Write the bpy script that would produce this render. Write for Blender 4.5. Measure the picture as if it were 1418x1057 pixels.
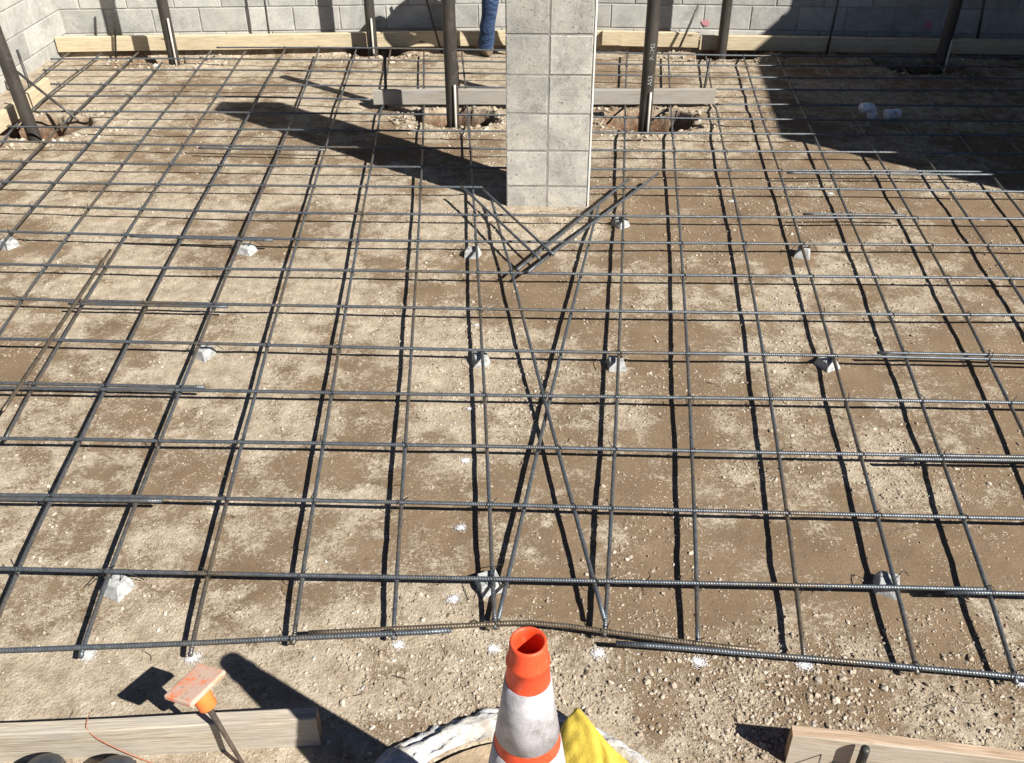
import bpy, bmesh, math, random
import numpy as np
from mathutils import Vector, Matrix, Euler

for o in list(bpy.data.objects):
    bpy.data.objects.remove(o, do_unlink=True)
scene = bpy.context.scene
COL = scene.collection
R = math.radians
random.seed(7)
RNG = np.random.default_rng(11)

# ---------------------------------------------------------------- camera
cam_d = bpy.data.cameras.new('camera')
cam_d.sensor_fit = 'HORIZONTAL'
cam_d.sensor_width = 36.0
cam_d.lens = 32.81
cam_d.clip_start = 0.05
cam_d.clip_end = 2000
cam = bpy.data.objects.new('camera', cam_d)
COL.objects.link(cam)
pitch, roll = 0.60180, 0.00463
fw = Vector((0, math.cos(pitch), -math.sin(pitch)))
rt = Vector((1, 0, 0))
dn = fw.cross(rt)
rt2 = rt * math.cos(roll) + dn * math.sin(roll)
dn2 = -rt * math.sin(roll) + dn * math.cos(roll)
cm = Matrix((rt2, -dn2, -fw)).transposed().to_4x4()
cm.translation = (0, 0, 2.2208)
cam.matrix_world = cm
scene.camera = cam

# ---------------------------------------------------------------- daylight
SUN_EL, SUN_SHADOW = R(39.5), R(141)
world = bpy.data.worlds.new('World')
scene.world = world
world.use_nodes = True
wn = world.node_tree
sky = wn.nodes.new('ShaderNodeTexSky')
sky.sky_type = 'NISHITA'
sky.sun_disc = False
sky.sun_elevation = SUN_EL
sky.sun_rotation = R(129)
sky.altitude = 2500
sky.air_density = 0.5
sky.dust_density = 0.0
wn.links.new(sky.outputs[0], wn.nodes['Background'].inputs[0])
wn.nodes['Background'].inputs[1].default_value = 0.05
sd = bpy.data.lights.new('sun', 'SUN')
sd.energy = 5.0
sd.angle = R(0.53)
sd.color = (1.0, 0.955, 0.88)
sun = bpy.data.objects.new('sun', sd)
COL.objects.link(sun)
sdir = Vector((math.cos(SUN_SHADOW) * math.cos(SUN_EL), math.sin(SUN_SHADOW) * math.cos(SUN_EL), -math.sin(SUN_EL)))
sun.rotation_euler = sdir.to_track_quat('-Z', 'Y').to_euler()
sun.location = (6, -5, 8)
vs = scene.view_settings
vs.view_transform = 'Standard'
vs.look = 'None'
vs.gamma = 1
vs.use_curve_mapping = False
vs.exposure = 0.95
scene.render.engine = 'CYCLES'

# ---------------------------------------------------------------- material helpers
def nmat(name):
    m = bpy.data.materials.new(name)
    m.use_nodes = True
    nt = m.node_tree
    b = nt.nodes['Principled BSDF']
    return m, nt, b

def node(nt, typ, **kw):
    n = nt.nodes.new(typ)
    for k, v in kw.items():
        if k.startswith('i_'):
            n.inputs[k[2:].replace('_', ' ')].default_value = v
        else:
            setattr(n, k, v)
    return n

def noise(nt, vec, scale, detail=4, rough=0.55, dist=0.0):
    n = nt.nodes.new('ShaderNodeTexNoise')
    n.inputs['Scale'].default_value = scale
    n.inputs['Detail'].default_value = detail
    n.inputs['Roughness'].default_value = rough
    n.inputs['Distortion'].default_value = dist
    if vec is not None:
        nt.links.new(vec, n.inputs['Vector'])
    return n.outputs['Fac']

def ramp(nt, fac, stops):
    n = nt.nodes.new('ShaderNodeValToRGB')
    el = n.color_ramp.elements
    while len(el) < len(stops):
        el.new(0.5)
    for e, (p, c) in zip(el, stops):
        e.position = p
        e.color = (c, c, c, 1) if not isinstance(c, tuple) else (*c, 1)
    nt.links.new(fac, n.inputs[0])
    return n.outputs[0]

def mix(nt, fac, a, b, mode='MIX'):
    n = nt.nodes.new('ShaderNodeMix')
    n.data_type = 'RGBA'
    n.blend_type = mode
    for sock, v in ((n.inputs[0], fac), (n.inputs[6], a), (n.inputs[7], b)):
        if isinstance(v, (int, float)):
            sock.default_value = v
        elif isinstance(v, tuple):
            sock.default_value = (*v, 1)
        else:
            nt.links.new(v, sock)
    return n.outputs[2]

def math_n(nt, op, a, b=0.0, clamp=False):
    n = nt.nodes.new('ShaderNodeMath')
    n.operation = op
    n.use_clamp = clamp
    for s, v in ((n.inputs[0], a), (n.inputs[1], b)):
        if isinstance(v, (int, float)):
            s.default_value = v
        else:
            nt.links.new(v, s)
    return n.outputs[0]

def bump(nt, b, h, strength=0.4, dist=0.01):
    n = nt.nodes.new('ShaderNodeBump')
    n.inputs['Strength'].default_value = strength
    n.inputs['Distance'].default_value = dist
    nt.links.new(h, n.inputs['Height'])
    nt.links.new(n.outputs[0], b.inputs['Normal'])

def objco(nt, scale=(1, 1, 1)):
    t = nt.nodes.new('ShaderNodeTexCoord')
    m = nt.nodes.new('ShaderNodeMapping')
    m.inputs['Scale'].default_value = scale
    nt.links.new(t.outputs['Object'], m.inputs[0])
    return m.outputs[0]

def rnd(nt):
    return nt.nodes.new('ShaderNodeObjectInfo').outputs['Random']

def offco(nt, scale=(1, 1, 1)):
    """object coordinates shifted by the object's own random number"""
    c = objco(nt, scale)
    v = nt.nodes.new('ShaderNodeVectorMath')
    v.operation = 'ADD'
    s = nt.nodes.new('ShaderNodeCombineXYZ')
    k = math_n(nt, 'MULTIPLY', rnd(nt), 37.0)
    for i in range(3):
        nt.links.new(k, s.inputs[i])
    nt.links.new(c, v.inputs[0])
    nt.links.new(s.outputs[0], v.inputs[1])
    return v.outputs[0]

def plain(name, col, rough=0.6, metal=0.0, var=0.15, nscale=12, bumpy=0.0, bscale=80, spec=0.5):
    m, nt, b = nmat(name)
    co = offco(nt)
    n = noise(nt, co, nscale, 5)
    dark = tuple(c * (1 - var * 1.6) for c in col)
    lite = tuple(min(1, c * (1 + var)) for c in col)
    nt.links.new(ramp(nt, n, [(0.3, dark), (0.7, lite)]), b.inputs['Base Color'])
    b.inputs['Roughness'].default_value = rough
    b.inputs['Metallic'].default_value = metal
    b.inputs['Specular IOR Level'].default_value = spec
    if bumpy:
        bump(nt, b, noise(nt, co, bscale, 4), bumpy, 0.01)
    return m

M = {}

# ground: damp brown earth, pale dry crust and gravel fines, red soil in the holes
m, nt, b = nmat('earth')
co = objco(nt)
at = node(nt, 'ShaderNodeAttribute', attribute_name='pale').outputs['Fac']
ared = node(nt, 'ShaderNodeAttribute', attribute_name='red').outputs['Fac']
n1 = noise(nt, co, 9, 8, 0.68, 0.4)
n2 = noise(nt, co, 60, 6, 0.7)
n3 = noise(nt, co, 260, 4, 0.7)
msk = math_n(nt, 'ADD', at, math_n(nt, 'MULTIPLY', math_n(nt, 'SUBTRACT', n1, 0.5), 2.1))
msk = math_n(nt, 'ADD', msk, math_n(nt, 'MULTIPLY', math_n(nt, 'SUBTRACT', n2, 0.5), 1.9))
msk = math_n(nt, 'ADD', msk, math_n(nt, 'MULTIPLY', math_n(nt, 'SUBTRACT', n3, 0.5), 1.3))
mm = ramp(nt, msk, [(0.36, 0.0), (0.53, 0.55), (0.76, 1.0)])
brown = ramp(nt, noise(nt, co, 5, 6, 0.6), [(0.3, (0.150, 0.106, 0.066)), (0.7, (0.215, 0.156, 0.101))])
pale = ramp(nt, noise(nt, co, 14, 7, 0.7), [(0.32, (0.235, 0.187, 0.134)), (0.5, (0.345, 0.288, 0.213)), (0.68, (0.465, 0.405, 0.318))])
speck = ramp(nt, n3, [(0.34, 0.42), (0.46, 0.98), (0.68, 1.22)])
c = mix(nt, mm, brown, pale)
fl = node(nt, 'ShaderNodeTexVoronoi')
fl.inputs['Scale'].default_value = 135
nt.links.new(co, fl.inputs['Vector'])
fsep = nt.nodes.new('ShaderNodeSeparateColor')
nt.links.new(fl.outputs['Color'], fsep.inputs[0])
cl_ = noise(nt, co, 7, 5, 0.65)
pick = math_n(nt, 'GREATER_THAN', math_n(nt, 'ADD', fsep.outputs[0], math_n(nt, 'MULTIPLY', math_n(nt, 'SUBTRACT', cl_, 0.5), 1.5)), 0.96)
pick = math_n(nt, 'MULTIPLY', pick, math_n(nt, 'LESS_THAN', fl.outputs['Distance'], 0.42))
c = mix(nt, pick, c, mix(nt, fsep.outputs[1], (0.33, 0.265, 0.19), (0.50, 0.44, 0.36)))
c = mix(nt, 1.0, c, speck, 'MULTIPLY')
redc = ramp(nt, noise(nt, co, 22, 6, 0.7), [(0.36, (0.035, 0.017, 0.010)), (0.52, (0.11, 0.054, 0.031)), (0.70, (0.27, 0.155, 0.092))])  # red soil, its colour darkened to stand for shade in the holes
c = mix(nt, ared, c, redc)
nt.links.new(c, b.inputs['Base Color'])
b.inputs['Roughness'].default_value = 0.95
b.inputs['Specular IOR Level'].default_value = 0.15
v = node(nt, 'ShaderNodeTexVoronoi')
v.inputs['Scale'].default_value = 95
nt.links.new(co, v.inputs['Vector'])
grit = math_n(nt, 'MULTIPLY', math_n(nt, 'SUBTRACT', 1.0, v.outputs['Distance']), mm)
hh = math_n(nt, 'ADD', math_n(nt, 'MULTIPLY', grit, 0.55), math_n(nt, 'ADD', math_n(nt, 'MULTIPLY', n3, 0.35), math_n(nt, 'MULTIPLY', n2, 0.7)))
hh = math_n(nt, 'ADD', hh, math_n(nt, 'MULTIPLY', pick, 0.6))
bump(nt, b, hh, 0.55, 0.007)
M['earth'] = m

# gravel stones: tone stored per stone
m, nt, b = nmat('stone')
at = node(nt, 'ShaderNodeAttribute', attribute_name='tone').outputs['Fac']
c = ramp(nt, at, [(0.0, (0.19, 0.14, 0.10)), (0.3, (0.31, 0.25, 0.185)), (0.65, (0.43, 0.37, 0.29)), (0.88, (0.54, 0.49, 0.42)), (1.0, (0.36, 0.36, 0.355))])
c = mix(nt, 0.5, c, ramp(nt, noise(nt, objco(nt), 140, 4), [(0.3, 0.6), (0.7, 1.15)]), 'MULTIPLY')
nt.links.new(c, b.inputs['Base Color'])
b.inputs['Roughness'].default_value = 0.9
b.inputs['Specular IOR Level'].default_value = 0.2
M['stone'] = m

def cmu(name, lo, hi, joint=0.0, pits=0.5):
    m, nt, b = nmat(name)
    co = offco(nt)
    n = noise(nt, co, 6, 6, 0.65)
    c = ramp(nt, n, [(0.3, lo), (0.7, hi)])
    f = noise(nt, co, 170, 3, 0.6)
    c = mix(nt, 1.0, c, ramp(nt, f, [(0.32, 0.70), (0.48, 1.0), (0.75, 1.10)]), 'MULTIPLY')
    pit = ramp(nt, noise(nt, co, 70, 5, 0.75, 0.6), [(0.33, 0.22), (0.41, 1.0)])
    c = mix(nt, pits, c, pit, 'MULTIPLY')
    gp = nt.nodes.new('ShaderNodeNewGeometry').outputs['Position']
    stain = noise(nt, gp, 3.2, 7, 0.7, 0.8)
    c = mix(nt, 0.7 + 0.3 * (pits > 0.5), c, ramp(nt, stain, [(0.32, (0.60, 0.59, 0.57)), (0.48, (0.92, 0.92, 0.91)), (0.64, (1.14, 1.11, 1.04))]), 'MULTIPLY')
    smear = ramp(nt, noise(nt, gp, 11, 7, 0.75, 1.2), [(0.54, 0.0), (0.66, 0.6)])
    c = mix(nt, smear, c, tuple(min(1, q * 1.12) for q in hi))
    tone = math_n(nt, 'ADD', math_n(nt, 'MULTIPLY', rnd(nt), 0.30), 0.84)
    tc = nt.nodes.new('ShaderNodeCombineColor')
    for i in range(3):
        nt.links.new(tone, tc.inputs[i])
    c = mix(nt, 1.0, c, tc.outputs[0], 'MULTIPLY')
    nt.links.new(c, b.inputs['Base Color'])
    b.inputs['Roughness'].default_value = 0.95
    b.inputs['Specular IOR Level'].default_value = 0.15
    h = math_n(nt, 'ADD', math_n(nt, 'MULTIPLY', pit, 0.6), math_n(nt, 'MULTIPLY', f, 0.5))
    bump(nt, b, math_n(nt, 'ADD', h, math_n(nt, 'MULTIPLY', stain, 1.2)), 0.6, 0.007)
    return m
M['cmu_wall'] = cmu('wall_block', (0.36, 0.355, 0.335), (0.46, 0.455, 0.43), pits=0.35)
M['cmu_pier'] = cmu('pier_block', (0.30, 0.29, 0.265), (0.48, 0.465, 0.425), pits=0.95)
M['mortar'] = plain('mortar', (0.33, 0.322, 0.30), 0.95, var=0.2, nscale=20, bumpy=0.4, bscale=150, spec=0.1)
M['mortar_pier'] = plain('pier_mortar', (0.27, 0.26, 0.235), 0.95, var=0.2, nscale=20, bumpy=0.4, bscale=150, spec=0.1)
M['white_edge'] = plain('white_edge', (0.74, 0.72, 0.66), 0.7, var=0.12, nscale=15)

def wood(name, lo, hi, streak=0.6, gray=None):
    m, nt, b = nmat(name)
    co = offco(nt, (1.3, 26, 26))
    g = noise(nt, co, 3.0, 8, 0.72, 1.6)
    c = ramp(nt, g, [(0.36, lo), (0.60, hi)])
    fine = noise(nt, offco(nt, (4, 180, 180)), 2.0, 3)
    c = mix(nt, streak, c, ramp(nt, fine, [(0.36, 0.58), (0.60, 1.08)]), 'MULTIPLY')
    crack = ramp(nt, noise(nt, offco(nt, (1.1, 60, 60)), 2.2, 6, 0.7, 0.5), [(0.30, 0.30), (0.37, 1.0)])
    c = mix(nt, streak, c, crack, 'MULTIPLY')
    blot = noise(nt, offco(nt, (2.2, 6, 6)), 2.0, 4)
    if gray:
        c = mix(nt, ramp(nt, blot, [(0.38, 0.0), (0.66, 0.75)]), c, gray)
    else:
        c = mix(nt, 0.35, c, ramp(nt, blot, [(0.3, 0.7), (0.7, 1.1)]), 'MULTIPLY')
    kn = node(nt, 'ShaderNodeTexVoronoi')
    kn.inputs['Scale'].default_value = 1.0
    nt.links.new(offco(nt, (3.0, 9, 9)), kn.inputs['Vector'])
    c = mix(nt, ramp(nt, kn.outputs['Distance'], [(0.05, 0.8), (0.11, 0.0)]), c, (0.11, 0.065, 0.035))
    nt.links.new(c, b.inputs['Base Color'])
    b.inputs['Roughness'].default_value = 0.85
    b.inputs['Specular IOR Level'].default_value = 0.2
    bump(nt, b, math_n(nt, 'ADD', g, fine), 0.35, 0.004)
    return m
M['pine'] = wood('fresh_pine', (0.46, 0.37, 0.235), (0.62, 0.53, 0.37), 0.4)
M['gray_wood'] = wood('grey_wood', (0.25, 0.225, 0.19), (0.37, 0.345, 0.30), 0.5, (0.31, 0.30, 0.275))
M['weathered'] = wood('weathered_wood', (0.30, 0.25, 0.19), (0.50, 0.44, 0.35), 0.8, (0.37, 0.35, 0.31))
M['form_wood'] = wood('form_wood', (0.34, 0.27, 0.19), (0.50, 0.42, 0.32), 0.8, (0.44, 0.40, 0.34))
M['form_edge'] = wood('form_edge', (0.36, 0.25, 0.165), (0.52, 0.40, 0.29), 0.6)
M['wood_end'] = plain('wood_end', (0.30, 0.20, 0.12), 0.9, var=0.3, nscale=60)

# rebar: dark blue-grey mill scale, rust here and there, rolled ribs
def rebar(name, rust_lo, rust_hi):
    m, nt, b = nmat(name)
    uv = node(nt, 'ShaderNodeUVMap', uv_map='along').outputs[0]
    sep = nt.nodes.new('ShaderNodeSeparateXYZ')
    nt.links.new(uv, sep.inputs[0])
    tri = math_n(nt, 'ABSOLUTE', math_n(nt, 'SUBTRACT', sep.outputs[1], 0.5))
    ph = math_n(nt, 'ADD', math_n(nt, 'MULTIPLY', sep.outputs[0], 2 * math.pi / 0.0086), math_n(nt, 'MULTIPLY', tri, 14.0))
    rib = math_n(nt, 'POWER', math_n(nt, 'ADD', math_n(nt, 'MULTIPLY', math_n(nt, 'SINE', ph), 0.5), 0.5), 2.0)
    g = nt.nodes.new('ShaderNodeNewGeometry')
    big = noise(nt, g.outputs['Position'], 1.7, 5, 0.65)
    sm = noise(nt, g.outputs['Position'], 55, 4, 0.7)
    steel = ramp(nt, sm, [(0.3, (0.075, 0.087, 0.100)), (0.7, (0.165, 0.185, 0.205))])
    rust = ramp(nt, sm, [(0.3, (0.085, 0.060, 0.036)), (0.7, (0.225, 0.175, 0.115))])
    f = ramp(nt, math_n(nt, 'ADD', big, math_n(nt, 'MULTIPLY', math_n(nt, 'SUBTRACT', sm, 0.5), 0.35)), [(rust_lo, 0.0), (rust_hi, 0.85)])
    c = mix(nt, f, steel, rust)
    c = mix(nt, 0.4, c, ramp(nt, rib, [(0.0, 0.72), (1.0, 1.15)]), 'MULTIPLY')
    nt.links.new(c, b.inputs['Base Color'])
    b.inputs['Metallic'].default_value = 0.55
    b.inputs['Roughness'].default_value = 0.42
    bump(nt, b, math_n(nt, 'ADD', rib, math_n(nt, 'MULTIPLY', sm, 0.5)), 0.40, 0.0016)
    return m
M['rebar'] = rebar('rebar_steel', 0.53, 0.68)
M['rebar_olive'] = rebar('rebar_olive', 0.44, 0.62)
M['rebar_rusty'] = rebar('rebar_rusty', 0.18, 0.40)
M['tie'] = plain('tie_wire', (0.03, 0.032, 0.035), 0.5, 0.6)
m, nt, b = nmat('pole_steel')
co = offco(nt, (1, 1, 0.3))
c = ramp(nt, noise(nt, co, 12, 7, 0.7), [(0.3, (0.026, 0.023, 0.021)), (0.7, (0.066, 0.057, 0.048))])
c = mix(nt, ramp(nt, noise(nt, co, 45, 6, 0.8, 0.8), [(0.58, 0.0), (0.72, 0.75)]), c, (0.19, 0.135, 0.09))
c = mix(nt, ramp(nt, noise(nt, offco(nt), 9, 7, 0.75), [(0.56, 0.0), (0.78, 0.5)]), c, (0.24, 0.20, 0.155))
nt.links.new(c, b.inputs['Base Color'])
b.inputs['Roughness'].default_value = 0.5
b.inputs['Metallic'].default_value = 0.15
bump(nt, b, noise(nt, co, 60, 5), 0.15, 0.003)
M['pole'] = m
M['stake'] = plain('stake_steel', (0.075, 0.070, 0.066), 0.55, 0.4, var=0.4, nscale=18)
M['rod'] = plain('pale_rod', (0.50, 0.46, 0.40), 0.6, var=0.12, nscale=20)
M['stencil'] = plain('stencil_paint', (0.30, 0.30, 0.29), 0.7)
M['concrete'] = plain('spacer_concrete', (0.40, 0.41, 0.405), 0.9, var=0.28, nscale=45, bumpy=0.35, bscale=200, spec=0.15)
M['paint'] = plain('white_marking_paint', (0.66, 0.665, 0.69), 0.8, var=0.08, nscale=90)
m, nt, b = nmat('cone_plastic')
co = objco(nt)
c = ramp(nt, noise(nt, co, 14, 5), [(0.3, (0.66, 0.062, 0.018)), (0.7, (0.83, 0.085, 0.026))])
sc_ = ramp(nt, noise(nt, objco(nt, (1, 1, 0.35)), 75, 7, 0.8, 0.6), [(0.56, 0.0), (0.70, 0.6)])
c = mix(nt, sc_, c, (0.66, 0.27, 0.19))
gr = ramp(nt, noise(nt, co, 26, 6, 0.75), [(0.55, 0.0), (0.75, 0.45)])
c = mix(nt, gr, c, (0.22, 0.10, 0.06))
nt.links.new(c, b.inputs['Base Color'])
nt.links.new(ramp(nt, noise(nt, co, 40, 4), [(0.3, 0.35), (0.7, 0.65)]), b.inputs['Roughness'])
bump(nt, b, noise(nt, co, 60, 5, 0.7), 0.12, 0.004)
M['orange'] = m
m, nt, b = nmat('reflective_sleeve')
co = objco(nt)
vv = node(nt, 'ShaderNodeTexVoronoi')
vv.inputs['Scale'].default_value = 190
vv.feature = 'DISTANCE_TO_EDGE'
nt.links.new(co, vv.inputs['Vector'])
dirt = noise(nt, co, 16, 6, 0.7)
c = ramp(nt, dirt, [(0.32, (0.21, 0.195, 0.19)), (0.46, (0.40, 0.385, 0.40)), (0.62, (0.54, 0.525, 0.55))])
c = mix(nt, 0.5, c, ramp(nt, vv.outputs['Distance'], [(0.0, 0.70), (0.16, 1.06)]), 'MULTIPLY')
nt.links.new(c, b.inputs['Base Color'])
b.inputs['Roughness'].default_value = 0.45
bump(nt, b, vv.outputs['Distance'], 0.3, 0.002)
M['sleeve'] = m
m, nt, b = nmat('cap_plastic')
co = objco(nt)
w = ramp(nt, noise(nt, co, 30, 7, 0.75), [(0.38, 0.0), (0.52, 0.9)])
c = mix(nt, w, (0.70, 0.20, 0.085), (0.52, 0.40, 0.32))
c = mix(nt, ramp(nt, noise(nt, co, 70, 5, 0.7), [(0.55, 0.0), (0.68, 0.7)]), c, (0.25, 0.15, 0.10))
nt.links.new(c, b.inputs['Base Color'])
b.inputs['Roughness'].default_value = 0.6
M['cap'] = m
M['cap_clean'] = plain('cap_socket', (0.88, 0.20, 0.045), 0.5, var=0.12)
M['black_base'] = plain('cone_base', (0.03, 0.03, 0.03), 0.7, var=0.3)
M['yellow'] = plain('yellow_cloth', (0.60, 0.45, 0.07), 0.85, var=0.14, nscale=22, bumpy=0.3, bscale=240, spec=0.15)
m, nt, b = nmat('filter_fabric')
co = objco(nt)
c = ramp(nt, noise(nt, co, 11, 7, 0.7), [(0.34, (0.33, 0.275, 0.205)), (0.44, (0.44, 0.42, 0.385)), (0.56, (0.56, 0.565, 0.57))])
nt.links.new(c, b.inputs['Base Color'])
b.inputs['Roughness'].default_value = 0.75
bump(nt, b, noise(nt, co, 55, 5, 0.7), 0.5, 0.01)
M['fabric'] = m
M['grate'] = plain('dusty_iron', (0.36, 0.275, 0.185), 0.9, var=0.25, nscale=16, bumpy=0.4, bscale=120, spec=0.15)
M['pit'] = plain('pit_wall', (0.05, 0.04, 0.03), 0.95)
M['boot_dark'] = plain('boot_rubber', (0.040, 0.046, 0.056), 0.36, var=0.3, nscale=30, bumpy=0.15, bscale=60)
M['string'] = plain('orange_string', (0.42, 0.13, 0.07), 0.8)
M['pvc'] = plain('pvc', (0.72, 0.75, 0.77), 0.35, var=0.05)
M['pink'] = plain('pink_paint', (0.50, 0.22, 0.24), 0.8, var=0.1)
M['stake_wood'] = plain('stake_wood', (0.075, 0.055, 0.042), 0.85, var=0.4, nscale=40, bumpy=0.3)
M['twig'] = plain('twig', (0.12, 0.08, 0.05), 0.9)
m, nt, b = nmat('denim')
co = objco(nt)
c = ramp(nt, noise(nt, co, 7, 5), [(0.3, (0.014, 0.032, 0.085)), (0.7, (0.042, 0.085, 0.18))])
c = mix(nt, 0.5, c, ramp(nt, noise(nt, co, 240, 2), [(0.3, 0.7), (0.7, 1.2)]), 'MULTIPLY')
nt.links.new(c, b.inputs['Base Color'])
b.inputs['Roughness'].default_value = 0.95
bump(nt, b, noise(nt, objco(nt, (1, 1, 2.4)), 9, 4, 0.6, 0.8), 0.9, 0.04)
M['denim'] = m
M['leather'] = plain('boot_leather', (0.17, 0.125, 0.085), 0.8, var=0.3, nscale=30)
M['skin'] = plain('skin', (0.42, 0.25, 0.17), 0.6, var=0.06)
M['shirt'] = plain('shirt', (0.12, 0.14, 0.16), 0.9, var=0.15)
M['hat'] = plain('hard_hat', (0.72, 0.72, 0.68), 0.4, var=0.03)

# ---------------------------------------------------------------- object helpers
def link(name, me, mat=None, parent=None):
    o = bpy.data.objects.new(name, me)
    COL.objects.link(o)
    if mat is not None and me is not None and not me.materials:
        me.materials.append(M[mat] if isinstance(mat, str) else mat)
    if parent is not None:
        o.parent = parent
    return o

def tag(o, label=None, cat=None, group=None, kind=None):
    for k, v in (('label', label), ('category', cat), ('group', group), ('kind', kind)):
        if v:
            o[k] = v
    return o

def empty(name, loc=(0, 0, 0), rot=(0, 0, 0)):
    o = bpy.data.objects.new(name, None)
    COL.objects.link(o)
    o.location = loc
    o.rotation_euler = rot
    o.empty_display_size = 0.1
    return o

def mesh(name, verts, faces, smooth=False, uv=None):
    me = bpy.data.meshes.new(name)
    me.from_pydata([tuple(v) for v in verts], [], faces)
    if uv is not None:
        l = me.uv_layers.new(name='along')
        for i, lp in enumerate(me.loops):
            l.data[i].uv = uv[i]
    if smooth:
        me.polygons.foreach_set('use_smooth', [True] * len(me.polygons))
    me.update()
    return me

def box_mesh(name, sx, sy, sz, bev=0.004, base=True, seg=1, jitter=0.0, seed=0):
    bm = bmesh.new()
    bmesh.ops.create_cube(bm, size=1)
    for v_ in bm.verts:
        v_.co = Vector((v_.co.x * sx, v_.co.y * sy, (v_.co.z + (0.5 if base else 0)) * sz))
    if bev:
        bmesh.ops.bevel(bm, geom=list(bm.edges), offset=bev, segments=seg, affect='EDGES', profile=0.6)
    if jitter:
        rr = random.Random(seed)
        for v_ in bm.verts:
            v_.co += Vector((rr.uniform(-1, 1), rr.uniform(-1, 1), rr.uniform(-1, 1))) * jitter
    me = bpy.data.meshes.new(name)
    bm.to_mesh(me)
    bm.free()
    return me

def frames(pts):
    pts = [Vector(p) for p in pts]
    T = []
    for i in range(len(pts)):
        a = pts[max(i - 1, 0)]
        c_ = pts[min(i + 1, len(pts) - 1)]
        T.append((c_ - a).normalized())
    up = Vector((0, 0, 1)) if abs(T[0].z) < 0.9 else Vector((1, 0, 0))
    out = []
    n_ = (up - T[0] * up.dot(T[0])).normalized()
    for t in T:
        n_ = (n_ - t * n_.dot(t)).normalized()
        out.append((t, n_, t.cross(n_)))
    return pts, out

def tube_data(pts, rad, n=8, caps=True):
    pts, fr = frames(pts)
    rads = rad if isinstance(rad, (list, tuple)) else [rad] * len(pts)
    V, F, UV = [], [], []
    L = [0.0]
    for i in range(1, len(pts)):
        L.append(L[-1] + (pts[i] - pts[i - 1]).length)
    for p, (t, a, b_), r in zip(pts, fr, rads):
        for k in range(n):
            th = 2 * math.pi * k / n
            V.append(p + (a * math.cos(th) + b_ * math.sin(th)) * r)
    for i in range(len(pts) - 1):
        for k in range(n):
            k2 = (k + 1) % n
            F.append((i * n + k, i * n + k2, (i + 1) * n + k2, (i + 1) * n + k))
            UV += [(L[i], k / n), (L[i], (k + 1) / n), (L[i + 1], (k + 1) / n), (L[i + 1], k / n)]
    if caps:
        F.append(tuple(reversed(range(n))))
        UV += [(0, 0)] * n
        e = (len(pts) - 1) * n
        F.append(tuple(e + k for k in range(n)))
        UV += [(0, 0)] * n
    return V, F, UV

def tube(name, pts, rad, mat, parent=None, n=8, caps=True):
    V, F, UV = tube_data(pts, rad, n, caps)
    return link(name, mesh(name, V, F, True, UV), mat, parent)

class Joined:
    def __init__(self):
        self.V, self.F, self.UV = [], [], []
    def add(self, V, F, UV=None):
        k = len(self.V)
        self.V += list(V)
        self.F += [tuple(i + k for i in f) for f in F]
        self.UV += UV or []
    def build(self, name, mat, parent=None, smooth=True, uv=False):
        return link(name, mesh(name, self.V, self.F, smooth, self.UV if uv else None), mat, parent)

def lathe(name, prof, mat, parent=None, n=40, smooth=True):
    V, F = [], []
    for (r, z) in prof:
        for k in range(n):
            t = 2 * math.pi * k / n
            V.append((r * math.cos(t), r * math.sin(t), z))
    for i in range(len(prof) - 1):
        for k in range(n):
            k2 = (k + 1) % n
            F.append((i * n + k, i * n + k2, (i + 1) * n + k2, (i + 1) * n + k))
    return link(name, mesh(name, V, F, smooth), mat, parent)

# ---------------------------------------------------------------- noise used for the shape of the ground
def vnoise(x, y, seed):
    xi, yi = np.floor(x).astype(np.int64), np.floor(y).astype(np.int64)
    fx, fy = x - xi, y - yi
    fx, fy = fx * fx * (3 - 2 * fx), fy * fy * (3 - 2 * fy)
    def h(a, c_):
        k = (a * 374761393 + c_ * 668265263 + seed * 1442695041) & 0x7fffffff
        k = ((k ^ (k >> 13)) * 1274126177) & 0x7fffffff
        return ((k ^ (k >> 16)) & 0xffff) / 65535.0
    return (h(xi, yi) * (1 - fx) + h(xi + 1, yi) * fx) * (1 - fy) + (h(xi, yi + 1) * (1 - fx) + h(xi + 1, yi + 1) * fx) * fy

def fbm(x, y, f, oct_, seed, gain=0.5):
    s, a, tot = 0.0, 1.0, 0.0
    for i in range(oct_):
        s = s + a * vnoise(x * f + 13.7 * i, y * f - 7.1 * i, seed + i)
        tot += a
        a *= gain
        f *= 2.03
    return s / tot

def sstep(a, b_, x):
    t = np.clip((x - a) / (b_ - a), 0, 1)
    return t * t * (3 - 2 * t)

# ================================================================ THE GROUND
HOLES = [(-3.24, 6.40, 0.33, 0.25, 0.32), (-2.84, 8.08, 0.36, 0.22, 0.30), (-1.17, 8.28, 0.34, 0.19, 0.28),
         (-0.39, 6.55, 0.29, 0.24, 0.34), (0.97, 6.47, 0.34, 0.25, 0.36), (1.84, 8.16, 0.38, 0.22, 0.30), (3.36, 7.82, 0.40, 0.27, 0.32)]
DRAIN = (0.03, 1.10, 0.43)

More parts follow.
